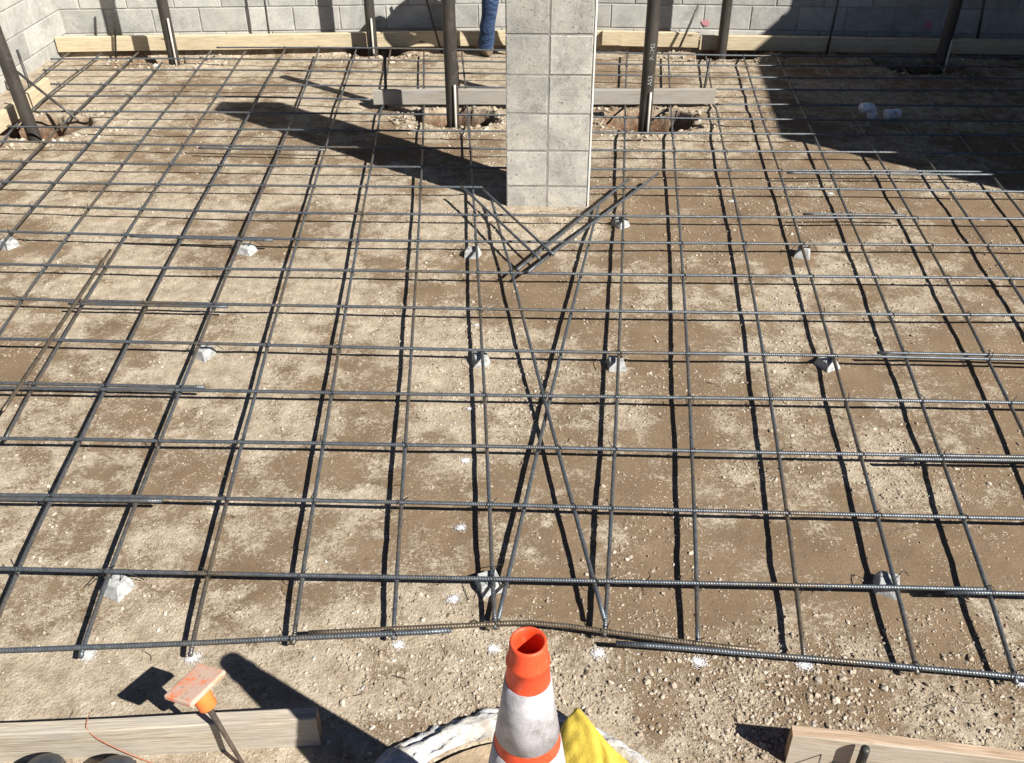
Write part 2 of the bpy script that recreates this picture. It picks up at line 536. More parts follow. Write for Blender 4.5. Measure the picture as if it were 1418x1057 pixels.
def ground(x, y):
    x = np.asarray(x, float)
    y = np.asarray(y, float)
    near = sstep(14, 9, np.hypot(x, y - 4))
    h = 0.022 * (fbm(x, y, 0.8, 3, 5) - 0.5) + 0.010 * (fbm(x, y, 4.5, 3, 21) - 0.5) + 0.003 * (fbm(x, y, 22, 2, 33) - 0.5)
    h = h + 0.008 * sstep(0.55, 0.75, fbm(x, y, 3.0, 3, 77)) * (fbm(x, y, 45, 2, 34) - 0.3)
    red = np.zeros_like(h)
    for (cx, cy, rx, ry, dp) in HOLES:
        d = np.hypot((x - cx) / rx, (y - cy) / ry) + 0.55 * (fbm(x, y, 5.0, 3, 41) - 0.5) + 0.25 * (fbm(x, y, 16.0, 2, 43) - 0.5)
        k = sstep(1.02, 0.80, d)
        h = h - dp * k * (0.85 + 0.5 * (fbm(x, y, 14.0, 3, 45) - 0.3))
        h = h + 0.030 * sstep(1.6, 1.15, d) * sstep(0.85, 1.05, d) * fbm(x, y, 9, 3, 44)
        red = np.maximum(red, sstep(1.05, 0.9, d))
    yl = np.where(x < 0.4, 8.26 + 0.0402 * (x + 3.84), 8.45 - 0.0875 * (x - 0.46)) - 0.03
    h = h - 0.05 * sstep(-0.17, -0.05, y - yl + 0.14 * (fbm(x, y, 4, 3, 50) - 0.5)) * sstep(0.09, 0.05, y - yl)
    h = h + 0.05 * sstep(0.055, 0.09, y - yl) * near  # soil rise added behind the boards, blocks light in the gap under them
    h = h - 0.03 * sstep(6.62, 6.78, y) * sstep(7.0, 6.84, y) * sstep(1.7, 1.4, np.abs(x - 0.24)) * fbm(x, y, 5, 2, 51)
    dd = np.hypot(x - DRAIN[0], y - DRAIN[1])
    h = h * sstep(0.40, 0.62, dd) - 0.36 * sstep(DRAIN[2], DRAIN[2] - 0.02, dd)
    # loose gravel at the pier foot
    h = h + 0.016 * sstep(0.5, 0.28, np.hypot((x - 0.2) / 1.3, y - 5.0)) * fbm(x, y, 11, 3, 61)
    return h * near, red

def paleness(x, y):
    v = (fbm(x, y, 1.5, 4, 3, 0.65) - 0.5) * 1.9 + 0.5
    v = v + 0.62 * (fbm(x, y, 6.0, 4, 9, 0.66) - 0.5) * 2
    bias = 0.10 * sstep(0.2, -0.6, x) - 0.20 * sstep(0.1, 0.7, x) * sstep(6.4, 5.2, y)
    bias = bias + 0.62 * sstep(2.15, 1.72, y + 0.12 * np.sin(x * 3)) * sstep(2.2, 0.3, x) + 0.10 * sstep(5.6, 6.6, y)
    bias = bias + 0.42 * sstep(0.75, 0.3, np.hypot((x - 0.2) / 1.2, (y - 4.85) / 0.8))
    bias = bias + 0.18 * sstep(0.35, 0.1, np.abs(x + 0.32)) * sstep(2.2, 3.0, y) * sstep(4.4, 3.8, y)
    return v + bias - 0.02

fx = np.arange(-4.45, 5.5, 0.0165)
ys = [1.0]
while ys[-1] < 8.9:
    ys.append(ys[-1] + 0.0085 + 0.0018 * (ys[-1] - 1))
fy = np.array(ys)
gx = np.concatenate([[-400, -150, -60, -25, -12, -7, -5.2], fx, [6, 8, 13, 25, 60, 150, 400]])
gy = np.concatenate([[-300, -100, -40, -15, -6, -2, -0.5, 0.2, 0.45, 0.58, 0.62, 0.66, 0.7, 0.8, 0.9], fy, [9.3, 10, 12, 16, 25, 60, 150, 400]])
X, Y = np.meshgrid(gx, gy)
Z, RED = ground(X, Y)
PAL = paleness(X, Y)
nx, ny = len(gx), len(gy)
idx = np.arange(nx * ny).reshape(ny, nx)
quads = np.stack([idx[:-1, :-1], idx[:-1, 1:], idx[1:, 1:], idx[1:, :-1]], -1).reshape(-1, 4)
def fast_mesh(name, co, polys, k, smooth=True):
    me = bpy.data.meshes.new(name)
    me.vertices.add(len(co))
    me.vertices.foreach_set('co', co.astype(np.float32).ravel())
    me.loops.add(polys.size)
    me.loops.foreach_set('vertex_index', polys.astype(np.int32).ravel())
    me.polygons.add(len(polys))
    me.polygons.foreach_set('loop_start', np.arange(0, polys.size, k, dtype=np.int32))
    me.polygons.foreach_set('loop_total', np.full(len(polys), k, np.int32))
    me.polygons.foreach_set('use_smooth', np.full(len(polys), smooth))
    me.update(calc_edges=True)
    return me
gme = fast_mesh('ground', np.stack([X, Y, Z], -1).reshape(-1, 3), quads, 4)
for nm, arr in (('pale', PAL), ('red', RED)):
    a = gme.attributes.new(nm, 'FLOAT', 'POINT')
    a.data.foreach_set('value', arr.astype(np.float32).ravel())
g_o = link('ground', gme, 'earth')
tag(g_o, kind='structure')

def gz(x, y):
    return float(ground(np.array([x]), np.array([y]))[0][0])

# ---------------------------------------------------------------- gravel: loose stones, far too many to count
ICO = bmesh.new()
bmesh.ops.create_icosphere(ICO, subdivisions=1, radius=1)
ico_v = np.array([v_.co[:] for v_ in ICO.verts])
ico_f = np.array([[v_.index for v_ in f.verts] for f in ICO.faces])
ICO.free()
def scatter(n, xr, yr, smin, smax, dens, power):
    x = RNG.uniform(*xr, n)
    y = yr[0] + (yr[1] - yr[0]) * RNG.uniform(0, 1, n) ** power
    keep = RNG.uniform(0, 1, n) < dens(x, y)
    keep &= np.hypot(x - DRAIN[0], y - DRAIN[1]) > 0.53
    keep &= np.abs(x) < 0.72 + 0.52 * y
    x, y = x[keep], y[keep]
    s = smin * (smax / smin) ** (RNG.uniform(0, 1, len(x)) ** 2.6)
    return x, y, s
def gravel_mask(x, y):
    g1 = sstep(0.47, 0.64, fbm(x, y, 2.3, 4, 91, 0.6))
    m_ = 0.05 + 0.62 * g1 ** 1.5 + 0.25 * sstep(0.5, 0.8, paleness(x, y))
    m_ = m_ * (0.42 + 0.58 * sstep(-0.9, 0.1, x)) + 0.30 * sstep(2.05, 1.8, y) * sstep(-0.9, -0.2, x)
    m_ = m_ + 0.7 * sstep(0.62, 0.25, np.hypot((x - 0.2) / 1.25, (y - 4.9) / 0.75))
    m_ = m_ + 0.5 * sstep(0.4, 0.1, np.hypot((x - 0.72), (y - 1.66) / 0.8))
    return np.clip(m_, 0, 1)
XS, YS, SS = [], [], []
def crust(x, y):
    return sstep(0.50, 0.78, paleness(x, y)) * (0.30 + 0.7 * sstep(0.45, 0.6, fbm(x, y, 5.5, 3, 97))) * (0.45 + 0.55 * sstep(-1.2, 0.0, x))
for args in ((70000, (-2.6, 2.9), (1.9, 6.2), 0.0028, 0.0085, crust, 1.15),
             (62000, (-2.4, 2.4), (1.25, 4.0), 0.0022, 0.0085, gravel_mask, 1.35),
             (46000, (-3.9, 4.2), (3.4, 8.3), 0.0034, 0.011, gravel_mask, 1.2),
             (2600, (-3.6, 4.0), (1.3, 8.2), 0.007, 0.014, lambda x, y: gravel_mask(x, y) * 0.55, 1.5),
             (9000, (-0.75, 1.5), (1.38, 1.98), 0.0028, 0.0085, lambda x, y: gravel_mask(x, y), 1.0),
             (520, (0.2, 1.5), (1.38, 1.80), 0.007, 0.015, lambda x, y: gravel_mask(x, y), 1.0)):
    a, b_, c_ = scatter(*args)
    XS.append(a); YS.append(b_); SS.append(c_)
# spoil thrown up round the holes
for (cx, cy, rx, ry, dp) in HOLES:
    t = RNG.uniform(0, 2 * np.pi, 380)
    q = RNG.uniform(1.0, 1.7, 380)
    XS.append(cx + np.cos(t) * rx * q); YS.append(np.minimum(cy + np.sin(t) * ry * q, 8.3)); SS.append(0.005 * (5 ** (RNG.uniform(0, 1, 380) ** 2)))
sx, sy, ss = np.concatenate(XS), np.concatenate(YS), np.concatenate(SS)
ns = len(sx)
sz, _ = ground(sx, sy)
q = RNG.normal(size=(ns, 4))
q /= np.linalg.norm(q, axis=1)[:, None]
w_, x_, y_, z_ = q.T
ROT = np.stack([1 - 2 * (y_**2 + z_**2), 2 * (x_*y_ - z_*w_), 2 * (x_*z_ + y_*w_), 2 * (x_*y_ + z_*w_), 1 - 2 * (x_**2 + z_**2), 2 * (y_*z_ - x_*w_),
                2 * (x_*z_ - y_*w_), 2 * (y_*z_ + x_*w_), 1 - 2 * (x_**2 + y_**2)], -1).reshape(-1, 3, 3)
base = ico_v[None] * (1 + RNG.normal(0, 0.17, (ns, len(ico_v), 1)))
base = base * RNG.uniform([[[0.75, 0.6, 0.5]]], [[[1.35, 1.0, 0.85]]], (ns, 1, 3))
vv_ = np.einsum('nij,nkj->nki', ROT, base)
vv_[..., 2] *= 0.72
vv_ = vv_ * ss[:, None, None]
vv_[..., 0] += sx[:, None]; vv_[..., 1] += sy[:, None]; vv_[..., 2] += (sz + ss * 0.16)[:, None]
polys = (ico_f[None] + (np.arange(ns) * len(ico_v))[:, None, None]).reshape(-1, 3)
sme = fast_mesh('gravel', vv_.reshape(-1, 3), polys, 3, False)
tone = np.clip(RNG.beta(2.0, 2.3, ns) + 0.0, 0, 1)
a = sme.attributes.new('tone', 'FLOAT', 'POINT')
a.data.foreach_set('value', np.repeat(tone, len(ico_v)).astype(np.float32))
tag(link('gravel', sme, 'stone'), 'loose tan and grey gravel scattered over the dirt', 'gravel', kind='stuff')

# ================================================================ BLOCK WALLS
def block_wall(p0, p1, z0, courses, label, depth=0.19, bl=0.406, bh=0.2032, joint=0.010, first=0.0):
    p0, p1 = Vector((*p0, 0)), Vector((*p1, 0))
    L = (p1 - p0).length
    ang = math.atan2(p1.y - p0.y, p1.x - p0.x)
    root = empty('block_wall', (p0.x, p0.y, z0), (0, 0, ang))
    tag(root, label, 'wall')
    core = box_mesh('mortar', L - 0.004, depth - 0.012, courses * bh - 0.004, 0)
    c_ = link('mortar', core, 'mortar', root)
    c_.location = (L / 2, depth / 2, 0.002)
    full = box_mesh('block', bl - joint, depth, bh - joint, 0.004)
    half_cache = {}
    for j in range(courses):
        x = -first - (bl / 2 if j % 2 else 0.0)
        while x < L - 0.03:
            a_, b2 = max(x, 0), min(x + bl, L)
            w = b2 - a_
            if w > 0.05:
                if abs(w - bl) < 1e-4:
                    me = full
                else:
                    k = round(w, 3)
                    if k not in half_cache:
                        half_cache[k] = box_mesh('block', w - joint, depth, bh - joint, 0.004)
                    me = half_cache[k]
                o = link('block', me, 'cmu_wall', root)
                o.location = ((a_ + b2) / 2 + random.uniform(-.001, .001), depth / 2 + random.uniform(-.0015, .0015), j * bh + joint / 2)
            x += bl
    return root
ZW = -0.0946
block_wall((-4.10, 8.493), (0.40, 8.68), ZW, 9, 'grey concrete block wall behind the black poles left of the pier, above long pine board', first=0.04)
block_wall((0.403, 8.68), (4.95, 8.28), ZW, 9, 'grey concrete block wall partly in deep shade, bearing pink paint marks', first=0.12)
block_wall((-4.10, 8.70), (-4.10, 4.2), ZW, 9, 'pale sunlit concrete block side wall meeting the back wall at a corner', first=0.1)
block_wall((4.78, 3.85), (5.36, 8.25), ZW, 15, 'tall concrete block wall that throws the big shadow over the mat', first=0.1)
# pink marking paint on the wall
def wall_pt(x, z):
    t = (x - 0.403) / (4.95 - 0.403)
    return Vector((x, 8.68 - 0.40 * t - 0.0045, z))
def blob(name, mat, cx, cz, rx, rz, seed):
    rr = random.Random(seed)
    V = [wall_pt(cx, cz)]
    n = 16
    for k in range(n):
        t = 2 * math.pi * k / n
        q_ = 0.8 + 0.14 * math.sin(2 * t + seed) + rr.uniform(-.08, .08)
        V.append(wall_pt(cx + rx * q_ * math.cos(t), cz + rz * q_ * math.sin(t)))
    me = mesh(name, V, [(0, 1 + k, 1 + (k + 1) % n) for k in range(n)])
    o = link(name, me, mat)
    so = o.modifiers.new('thick', 'SOLIDIFY')
    so.thickness = 0.002
    return o
tag(blob('paint_mark', 'pink', 1.72, 0.165, 0.045, 0.032, 3), 'pink paint blotch low on the sunlit block wall beside a pole', 'paint mark')
tag(blob('paint_mark', 'pink', 3.62, 0.17, 0.05, 0.04, 4), 'red paint blotch on the shaded block wall', 'paint mark')

# ================================================================ THE BLOCK PIER
PW, PD = 0.462, 0.20
pier = empty('block_pier', (0.2065, 5.00 + PD / 2, -0.075), (0, 0, -0.0383))
tag(pier, 'light grey concrete block pier standing free in the middle of the mat', 'pier')
BHP = 0.2085
pc = link('mortar', box_mesh('mortar', PW - 0.005, PD - 0.005, BHP * 11 + 0.07, 0), 'mortar_pier', pier)
zc = 0.0
for j in range(-1, 11):
    z0 = 0.205 + (j - 0) * BHP - BHP
    z0 = (j * BHP) - 0.0
    z0 = 0.1305 + 0.075 + (j - 1) * BHP
    for s in (-1, 1):
        w = PW / 2 - 0.010
        me = box_mesh('block', w, PD, BHP - 0.010, 0.0028, jitter=0.0016, seed=j * 2 + s)
        o = link('block', me, 'cmu_pier', pier)
        o.location = (s * (PW / 4), 0, z0 + 0.005)
        o.rotation_euler = (0, 0, random.uniform(-.004, .004))
es = link('edge_strip', box_mesh('edge_strip', 0.010, 0.05, BHP * 11, 0.002), 'white_edge', pier)  # added white strip, its colour stands in for the brightness of the sunlit edge
es.location = (PW / 2 + 0.0062, -PD / 2 + 0.028, 0.06)
es['label'] = 'thin white strip added for the bright sunlit edge'

# ================================================================ FORM BOARDS
def board(name, p0, p1, z0, h, th, mat, label, endmat=None, tilt=0.0, cat='board', split_top=None):
    p0, p1 = Vector((*p0, 0)), Vector((*p1, 0))
    L = (p1 - p0).length
    ang = math.atan2(p1.y - p0.y, p1.x - p0.x)
    bm = bmesh.new()
    n = max(4, int(L / 0.12))
    rr = random.Random(label)
    secs = []
    for i in range(n + 1):
        x = L * i / n
        bow = 0.004 * math.sin(3.1 * x + rr.uniform(-.2, .2)) + rr.uniform(-.0008, .0008)
        e = 0.0035
        ring = [(-th / 2, e), (-th / 2 + e, 0), (th / 2 - e, 0), (th / 2, e), (th / 2, h - e), (th / 2 - e, h), (-th / 2 + e, h), (-th / 2, h - e)]
        secs.append([bm.verts.new((x, y + bow, z + rr.uniform(-.0012, .0012))) for (y, z) in ring])
    for i in range(n):
        for k in range(8):
            f = bm.faces.new((secs[i][k], secs[i + 1][k], secs[i + 1][(k + 1) % 8], secs[i][(k + 1) % 8]))
            if split_top and k == 5:
                f.material_index = 2
    f = bm.faces.new(secs[0]); f.material_index = 1
    f = bm.faces.new(list(reversed(secs[-1]))); f.material_index = 1
    bmesh.ops.recalc_face_normals(bm, faces=bm.faces)
    me = bpy.data.meshes.new(name)
    bm.to_mesh(me)
    bm.free()
    me.materials.append(M[mat])
    me.materials.append(M[endmat or mat])
    me.materials.append(M[split_top or mat])
    o = link(name, me)
    o.location = (p0.x, p0.y, z0)
    o.rotation_euler = (tilt, 0, ang)
    return tag(o, label, cat)
board('form_board', (-3.895, 8.26), (0.34, 8.43), 0.022, 0.123, 0.038, 'pine', 'long fresh pine form board at the foot of the block wall')
board('form_board', (0.46, 8.452), (1.63, 8.330), 0.015, 0.123, 0.038, 'pine', 'short fresh pine form board just right of the pier before the wall')
board('form_board', (1.64, 8.318), (4.62, 8.09), 0.002, 0.120, 0.038, 'pine', 'pine form board running from the lit pole into the deep shade')
b_ = board('board_block', (0.80, 8.384), (0.97, 8.366), 0.03, 0.118, 0.05, 'pine', 'short pine block nailed against the form board right of the pier', 'wood_end')
board('form_board', (-1.005, 6.82), (1.492, 6.80), 0.018, 0.108, 0.038, 'gray_wood', 'grey weathered form board passing behind the block pier')
board('form_board', (-3.475, 5.0), (-3.50, 7.10), 0.030, 0.112, 0.038, 'pine', 'pine form board along the pale side wall beside a leaning pole', cat='board')
board('form_board', (-2.55, 1.424), (-0.517, 1.529), -0.01, 0.130, 0.038, 'weathered', 'weathered grey plank on edge behind the capped stake', 'wood_end')
board('form_board', (0.717, 1.470), (2.6, 1.201), -0.01, 0.130, 0.034, 'form_wood', 'tan form plank on edge with a round pin standing against it', 'wood_end', split_top='form_edge')

# ================================================================ REINFORCING BARS
BARS = {
 'E1': [(-3.380, 1.743, 0.050), (-1.490, 1.795, 0.050), (-1.262, 1.805, 0.050), (-0.936, 1.819, 0.050), (-0.647, 1.835, 0.050), (-0.355, 1.850, 0.050), (-0.183, 1.860, 0.050)],
 'E2': [(-0.605, 1.853, 0.050), (-0.357, 1.868, 0.050), (-0.152, 1.880, 0.050), (-0.023, 1.889, 0.050), (0.053, 1.890, 0.050), (0.171, 1.875, 0.050), (0.272, 1.856, 0.050), (0.422, 1.828, 0.050), (0.627, 1.795, 0.050), (0.698, 1.784, 0.050)],
 'E3': [(0.299, 1.810, 0.050), (0.398, 1.801, 0.050), (0.534, 1.787, 0.050), (0.685, 1.770, 0.050), (0.842, 1.754, 0.050), (1.149, 1.718, 0.050), (1.430, 1.683, 0.050), (3.630, 1.356, 0.050)],
 'R1': [(-3.380, 2.171, 0.074), (-1.619, 2.098, 0.074), (-1.265, 2.085, 0.074), (-0.954, 2.074, 0.074), (-0.661, 2.063, 0.074), (-0.363, 2.053, 0.074), (-0.068, 2.043, 0.074), (0.297, 2.030, 0.074), (0.570, 2.021, 0.074), (0.871, 2.011, 0.074), (1.175, 2.001, 0.074), (1.463, 1.991, 0.074)],
 'R1b': [(1.321, 1.981, 0.074), (1.442, 1.978, 0.074), (1.556, 1.974, 0.074), (3.756, 1.846, 0.074)],
 'R2': [(-3.380, 2.484, 0.074), (-1.776, 2.449, 0.074), (-1.277, 2.433, 0.074), (-0.986, 2.421, 0.074), (-0.683, 2.409, 0.074), (-0.380, 2.397, 0.074), (-0.081, 2.385, 0.074), (0.333, 2.366, 0.074), (0.613, 2.353, 0.074), (0.922, 2.339, 0.074), (1.221, 2.326, 0.074), (1.498, 2.313, 0.074), (1.707, 2.304, 0.074), (3.907, 2.216, 0.074)],
 'R2b': [(-3.380, 2.457, 0.074), (-1.766, 2.427, 0.074), (-1.465, 2.419, 0.074), (-1.204, 2.412, 0.074)],
 'R3': [(-3.380, 2.804, 0.074), (-1.921, 2.767, 0.074), (-1.607, 2.758, 0.074), (-1.309, 2.746, 0.074), (-1.005, 2.736, 0.074), (-0.700, 2.725, 0.074), (-0.396, 2.713, 0.074), (-0.092, 2.703, 0.074), (0.373, 2.684, 0.074), (0.655, 2.673, 0.074), (0.968, 2.660, 0.074), (1.262, 2.650, 0.074), (1.551, 2.639, 0.074), (1.856, 2.628, 0.074), (4.056, 2.557, 0.074)],
 'R3b': [(1.401, 2.619, 0.074), (1.618, 2.613, 0.074), (1.845, 2.607, 0.074), (4.045, 2.551, 0.074)],
 'R4': [(-3.380, 3.142, 0.074), (-2.068, 3.097, 0.074), (-1.230, 3.070, 0.074), (-1.021, 3.063, 0.074), (-0.717, 3.053, 0.074), (-0.412, 3.043, 0.074), (-0.104, 3.033, 0.074), (0.412, 3.017, 0.074), (0.697, 3.007, 0.074), (1.012, 2.996, 0.074), (1.306, 2.986, 0.074), (1.598, 2.976, 0.074), (1.937, 2.964, 0.074), (2.006, 2.961, 0.074), (4.206, 2.868, 0.074)],
 'R4b': [(-3.380, 3.173, 0.074), (-2.082, 3.131, 0.074), (-1.666, 3.115, 0.074), (-1.240, 3.098, 0.074)],
 'R5': [(-3.380, 3.538, 0.074), (-2.238, 3.473, 0.074), (-1.958, 3.458, 0.074), (-1.656, 3.440, 0.074), (-1.347, 3.426, 0.074), (-1.064, 3.413, 0.074), (-0.743, 3.397, 0.074), (-0.436, 3.382, 0.074), (-0.126, 3.366, 0.074), (0.133, 3.354, 0.074), (0.448, 3.340, 0.074), (0.741, 3.329, 0.074), (1.062, 3.317, 0.074), (1.347, 3.305, 0.074), (1.656, 3.292, 0.074), (1.989, 3.277, 0.074), (2.147, 3.271, 0.074), (4.347, 3.177, 0.074)],
 'R5b': [(1.551, 3.330, 0.074), (1.808, 3.318, 0.074), (2.159, 3.300, 0.074), (4.359, 3.175, 0.074)],
 'R6': [(-3.380, 3.907, 0.074), (-2.400, 3.836, 0.074), (-2.052, 3.813, 0.074), (-1.712, 3.794, 0.074), (-1.165, 3.762, 0.074), (-0.503, 3.730, 0.074), (-0.140, 3.712, 0.074), (0.495, 3.688, 0.074), (1.089, 3.670, 0.074), (1.705, 3.651, 0.074), (2.314, 3.636, 0.074), (4.500, 3.598, 0.074)],
 'R6b': [(-2.056, 3.779, 0.074), (-1.699, 3.762, 0.074), (-1.310, 3.745, 0.074)],
 'R7': [(-3.380, 4.234, 0.074), (-2.559, 4.183, 0.074), (-2.317, 4.170, 0.074), (-2.016, 4.151, 0.074), (-1.316, 4.119, 0.074), (-0.537, 4.086, 0.074), (-0.149, 4.068, 0.074), (0.529, 4.043, 0.074), (1.165, 4.026, 0.074), (1.758, 4.006, 0.074), (2.470, 3.979, 0.074), (4.500, 3.880, 0.074)],
 'R8': [(-3.380, 4.616, 0.074), (-2.729, 4.559, 0.074), (-2.043, 4.510, 0.074), (-1.401, 4.472, 0.074), (-0.973, 4.445, 0.074), (-0.568, 4.428, 0.074), (-0.191, 4.413, 0.074), (0.578, 4.391, 0.074), (1.240, 4.376, 0.074), (1.811, 4.363, 0.074), (2.632, 4.336, 0.074), (4.500, 4.248, 0.074)],
 'R8b': [(-2.012, 4.498, 0.074), (-1.623, 4.468, 0.074), (-1.245, 4.439, 0.074)],
 'R9': [(-3.380, 4.948, 0.074), (-2.882, 4.901, 0.074), (-1.475, 4.801, 0.074), (-0.828, 4.769, 0.074), (-0.202, 4.742, 0.074), (0.616, 4.719, 0.074), (1.310, 4.703, 0.074), (1.935, 4.685, 0.074), (2.775, 4.658, 0.074), (4.500, 4.577, 0.074)],
 'R9b': [(1.601, 4.736, 0.074), (1.868, 4.729, 0.074), (2.159, 4.711, 0.074)],
 'R10': [(-3.380, 5.266, 0.074), (-3.034, 5.243, 0.074), (-1.515, 5.170, 0.074), (-0.201, 5.131, 0.074), (0.662, 5.115, 0.074), (1.394, 5.095, 0.074), (2.939, 5.028, 0.074), (4.500, 4.917, 0.074)],
 'R11': [(-3.380, 5.584, 0.074), (-3.181, 5.572, 0.074), (-1.632, 5.488, 0.074), (-0.078, 5.425, 0.074), (0.537, 5.402, 0.074), (1.451, 5.371, 0.074), (3.077, 5.318, 0.074), (4.500, 5.267, 0.074)],
 'R11b': [(1.659, 5.327, 0.074), (2.258, 5.303, 0.074), (2.898, 5.284, 0.074)],
 'R12': [(-3.380, 5.928, 0.074), (-3.339, 5.925, 0.074), (-1.710, 5.822, 0.074), (-0.081, 5.748, 0.074), (0.717, 5.713, 0.074), (1.519, 5.685, 0.074), (3.216, 5.623, 0.074), (4.500, 5.573, 0.074)],
 'R12b': [(-2.004, 5.790, 0.074), (-1.698, 5.767, 0.074), (-1.185, 5.741, 0.074)],
 'R13': [(-3.417, 6.208, 0.074), (-1.786, 6.138, 0.074), (-0.084, 6.068, 0.074), (0.749, 6.036, 0.074), (1.589, 6.008, 0.074), (3.363, 5.943, 0.074), (4.500, 5.901, 0.074)],
 'R14': [(-3.360, 6.518, 0.074), (-1.865, 6.483, 0.074), (-0.087, 6.395, 0.074), (0.781, 6.344, 0.074), (1.649, 6.296, 0.074), (3.490, 6.215, 0.074), (4.500, 6.191, 0.074)],
 'R15': [(-3.394, 6.864, 0.074), (-1.946, 6.836, 0.074), (-1.019, 6.755, 0.074)],
 'R15b': [(1.457, 6.607, 0.074), (1.714, 6.600, 0.074), (3.635, 6.543, 0.074), (4.500, 6.515, 0.074)],
 'R16': [(-3.514, 7.161, 0.074), (-2.011, 7.115, 0.074), (-0.093, 7.031, 0.074), (0.845, 6.983, 0.074), (1.789, 6.947, 0.074), (3.799, 6.897, 0.074), (4.500, 6.892, 0.074)],
 'R17': [(-3.725, 7.540, 0.074), (-2.102, 7.501, 0.074), (-0.096, 7.383, 0.074), (0.880, 7.317, 0.074), (1.855, 7.257, 0.074), (3.929, 7.180, 0.074), (4.500, 7.176, 0.074)],
 'R18': [(-3.787, 7.848, 0.074), (-2.178, 7.824, 0.074), (-0.099, 7.701, 0.074), (0.911, 7.628, 0.074), (1.922, 7.568, 0.074), (4.076, 7.505, 0.074), (4.500, 7.508, 0.074)],
 'R19': [(-2.504, 8.174, 0.074), (-1.267, 8.140, 0.074), (-0.103, 8.056, 0.074), (0.942, 7.946, 0.074), (1.983, 7.853, 0.074), (4.197, 7.767, 0.074), (4.500, 7.775, 0.074)],
 'C6': [(-0.054, 1.874, 0.056), (-0.064, 2.061, 0.056), (-0.080, 2.409, 0.056), (-0.095, 2.728, 0.056), (-0.110, 3.058, 0.056), (-0.128, 3.386, 0.056), (-0.145, 3.732, 0.056), (-0.164, 4.086, 0.056), (-0.183, 4.422, 0.056), (-0.202, 4.767, 0.056), (-0.238, 5.389, 0.056), (-0.281, 6.127, 0.056), (-0.311, 6.638, 0.056), (-0.357, 7.297, 0.056), (-0.414, 8.117, 0.056)],
 'C5': [(-0.354, 1.838, 0.056), (-0.365, 2.071, 0.056), (-0.383, 2.414, 0.056), (-0.399, 2.734, 0.056), (-0.416, 3.066, 0.056), (-0.434, 3.412, 0.056), (-0.452, 3.755, 0.056), (-0.470, 4.104, 0.056), (-0.490, 4.451, 0.056), (-0.509, 4.795, 0.056), (-0.538, 5.280, 0.056), (-0.571, 5.833, 0.056), (-0.614, 6.485, 0.056), (-0.733, 8.100, 0.056)],
 'C4': [(-0.645, 1.821, 0.056), (-0.663, 2.079, 0.056), (-0.686, 2.428, 0.056), (-0.706, 2.745, 0.056), (-0.727, 3.083, 0.056), (-0.749, 3.433, 0.056), (-0.770, 3.785, 0.056), (-0.789, 4.130, 0.056), (-0.807, 4.454, 0.056), (-0.827, 4.808, 0.056), (-0.848, 5.174, 0.056), (-0.864, 5.502, 0.056), (-0.890, 5.970, 0.056), (-0.920, 6.489, 0.056), (-0.968, 7.306, 0.056), (-1.023, 8.172, 0.056)],
 'C3': [(-0.934, 1.778, 0.056), (-0.937, 1.812, 0.056), (-0.961, 2.093, 0.056), (-0.989, 2.441, 0.056), (-1.013, 2.756, 0.056), (-1.035, 3.086, 0.056), (-1.062, 3.447, 0.056), (-1.083, 3.788, 0.056), (-1.107, 4.164, 0.056), (-1.125, 4.483, 0.056), (-1.147, 4.850, 0.056), (-1.161, 5.135, 0.056), (-1.182, 5.506, 0.056), (-1.198, 5.841, 0.056), (-1.229, 6.417, 0.056), (-1.265, 7.127, 0.056), (-1.280, 7.522, 0.056), (-1.314, 8.155, 0.056)],
 'C2': [(-1.250, 1.775, 0.056), (-1.253, 1.798, 0.056), (-1.276, 2.101, 0.056), (-1.302, 2.462, 0.056), (-1.322, 2.767, 0.056), (-1.345, 3.114, 0.056), (-1.365, 3.455, 0.056), (-1.387, 3.811, 0.056), (-1.407, 4.167, 0.056), (-1.425, 4.504, 0.056), (-1.441, 4.844, 0.056), (-1.454, 5.128, 0.056), (-1.473, 5.509, 0.056), (-1.487, 5.806, 0.056), (-1.510, 6.229, 0.056), (-1.529, 6.607, 0.056), (-1.562, 7.150, 0.056), (-1.612, 7.875, 0.056), (-1.634, 8.183, 0.056)],
 'C1': [(-1.548, 1.845, 0.056), (-1.571, 2.109, 0.056), (-1.602, 2.472, 0.056), (-1.626, 2.787, 0.056), (-1.651, 3.106, 0.056), (-1.677, 3.476, 0.056), (-1.702, 3.828, 0.056), (-1.724, 4.178, 0.056), (-1.741, 4.507, 0.056), (-1.761, 4.847, 0.056), (-1.777, 5.164, 0.056), (-1.794, 5.513, 0.056), (-1.813, 5.875, 0.056), (-1.829, 6.190, 0.056), (-1.842, 6.472, 0.056), (-1.857, 6.824, 0.056), (-1.880, 7.283, 0.056), (-1.899, 7.672, 0.056), (-1.922, 8.165, 0.056)],
 'C0': [(-1.923, 2.794, 0.056), (-1.947, 3.088, 0.056), (-1.957, 3.224, 0.056), (-1.978, 3.491, 0.056), (-2.003, 3.817, 0.056), (-2.027, 4.181, 0.056), (-2.050, 4.519, 0.056), (-2.071, 4.870, 0.056), (-2.087, 5.146, 0.056), (-2.108, 5.517, 0.056), (-2.126, 5.879, 0.056), (-2.142, 6.194, 0.056), (-2.161, 6.538, 0.056), (-2.179, 6.879, 0.056), (-2.194, 7.159, 0.056), (-2.218, 7.577, 0.056), (-2.249, 8.126, 0.056)],
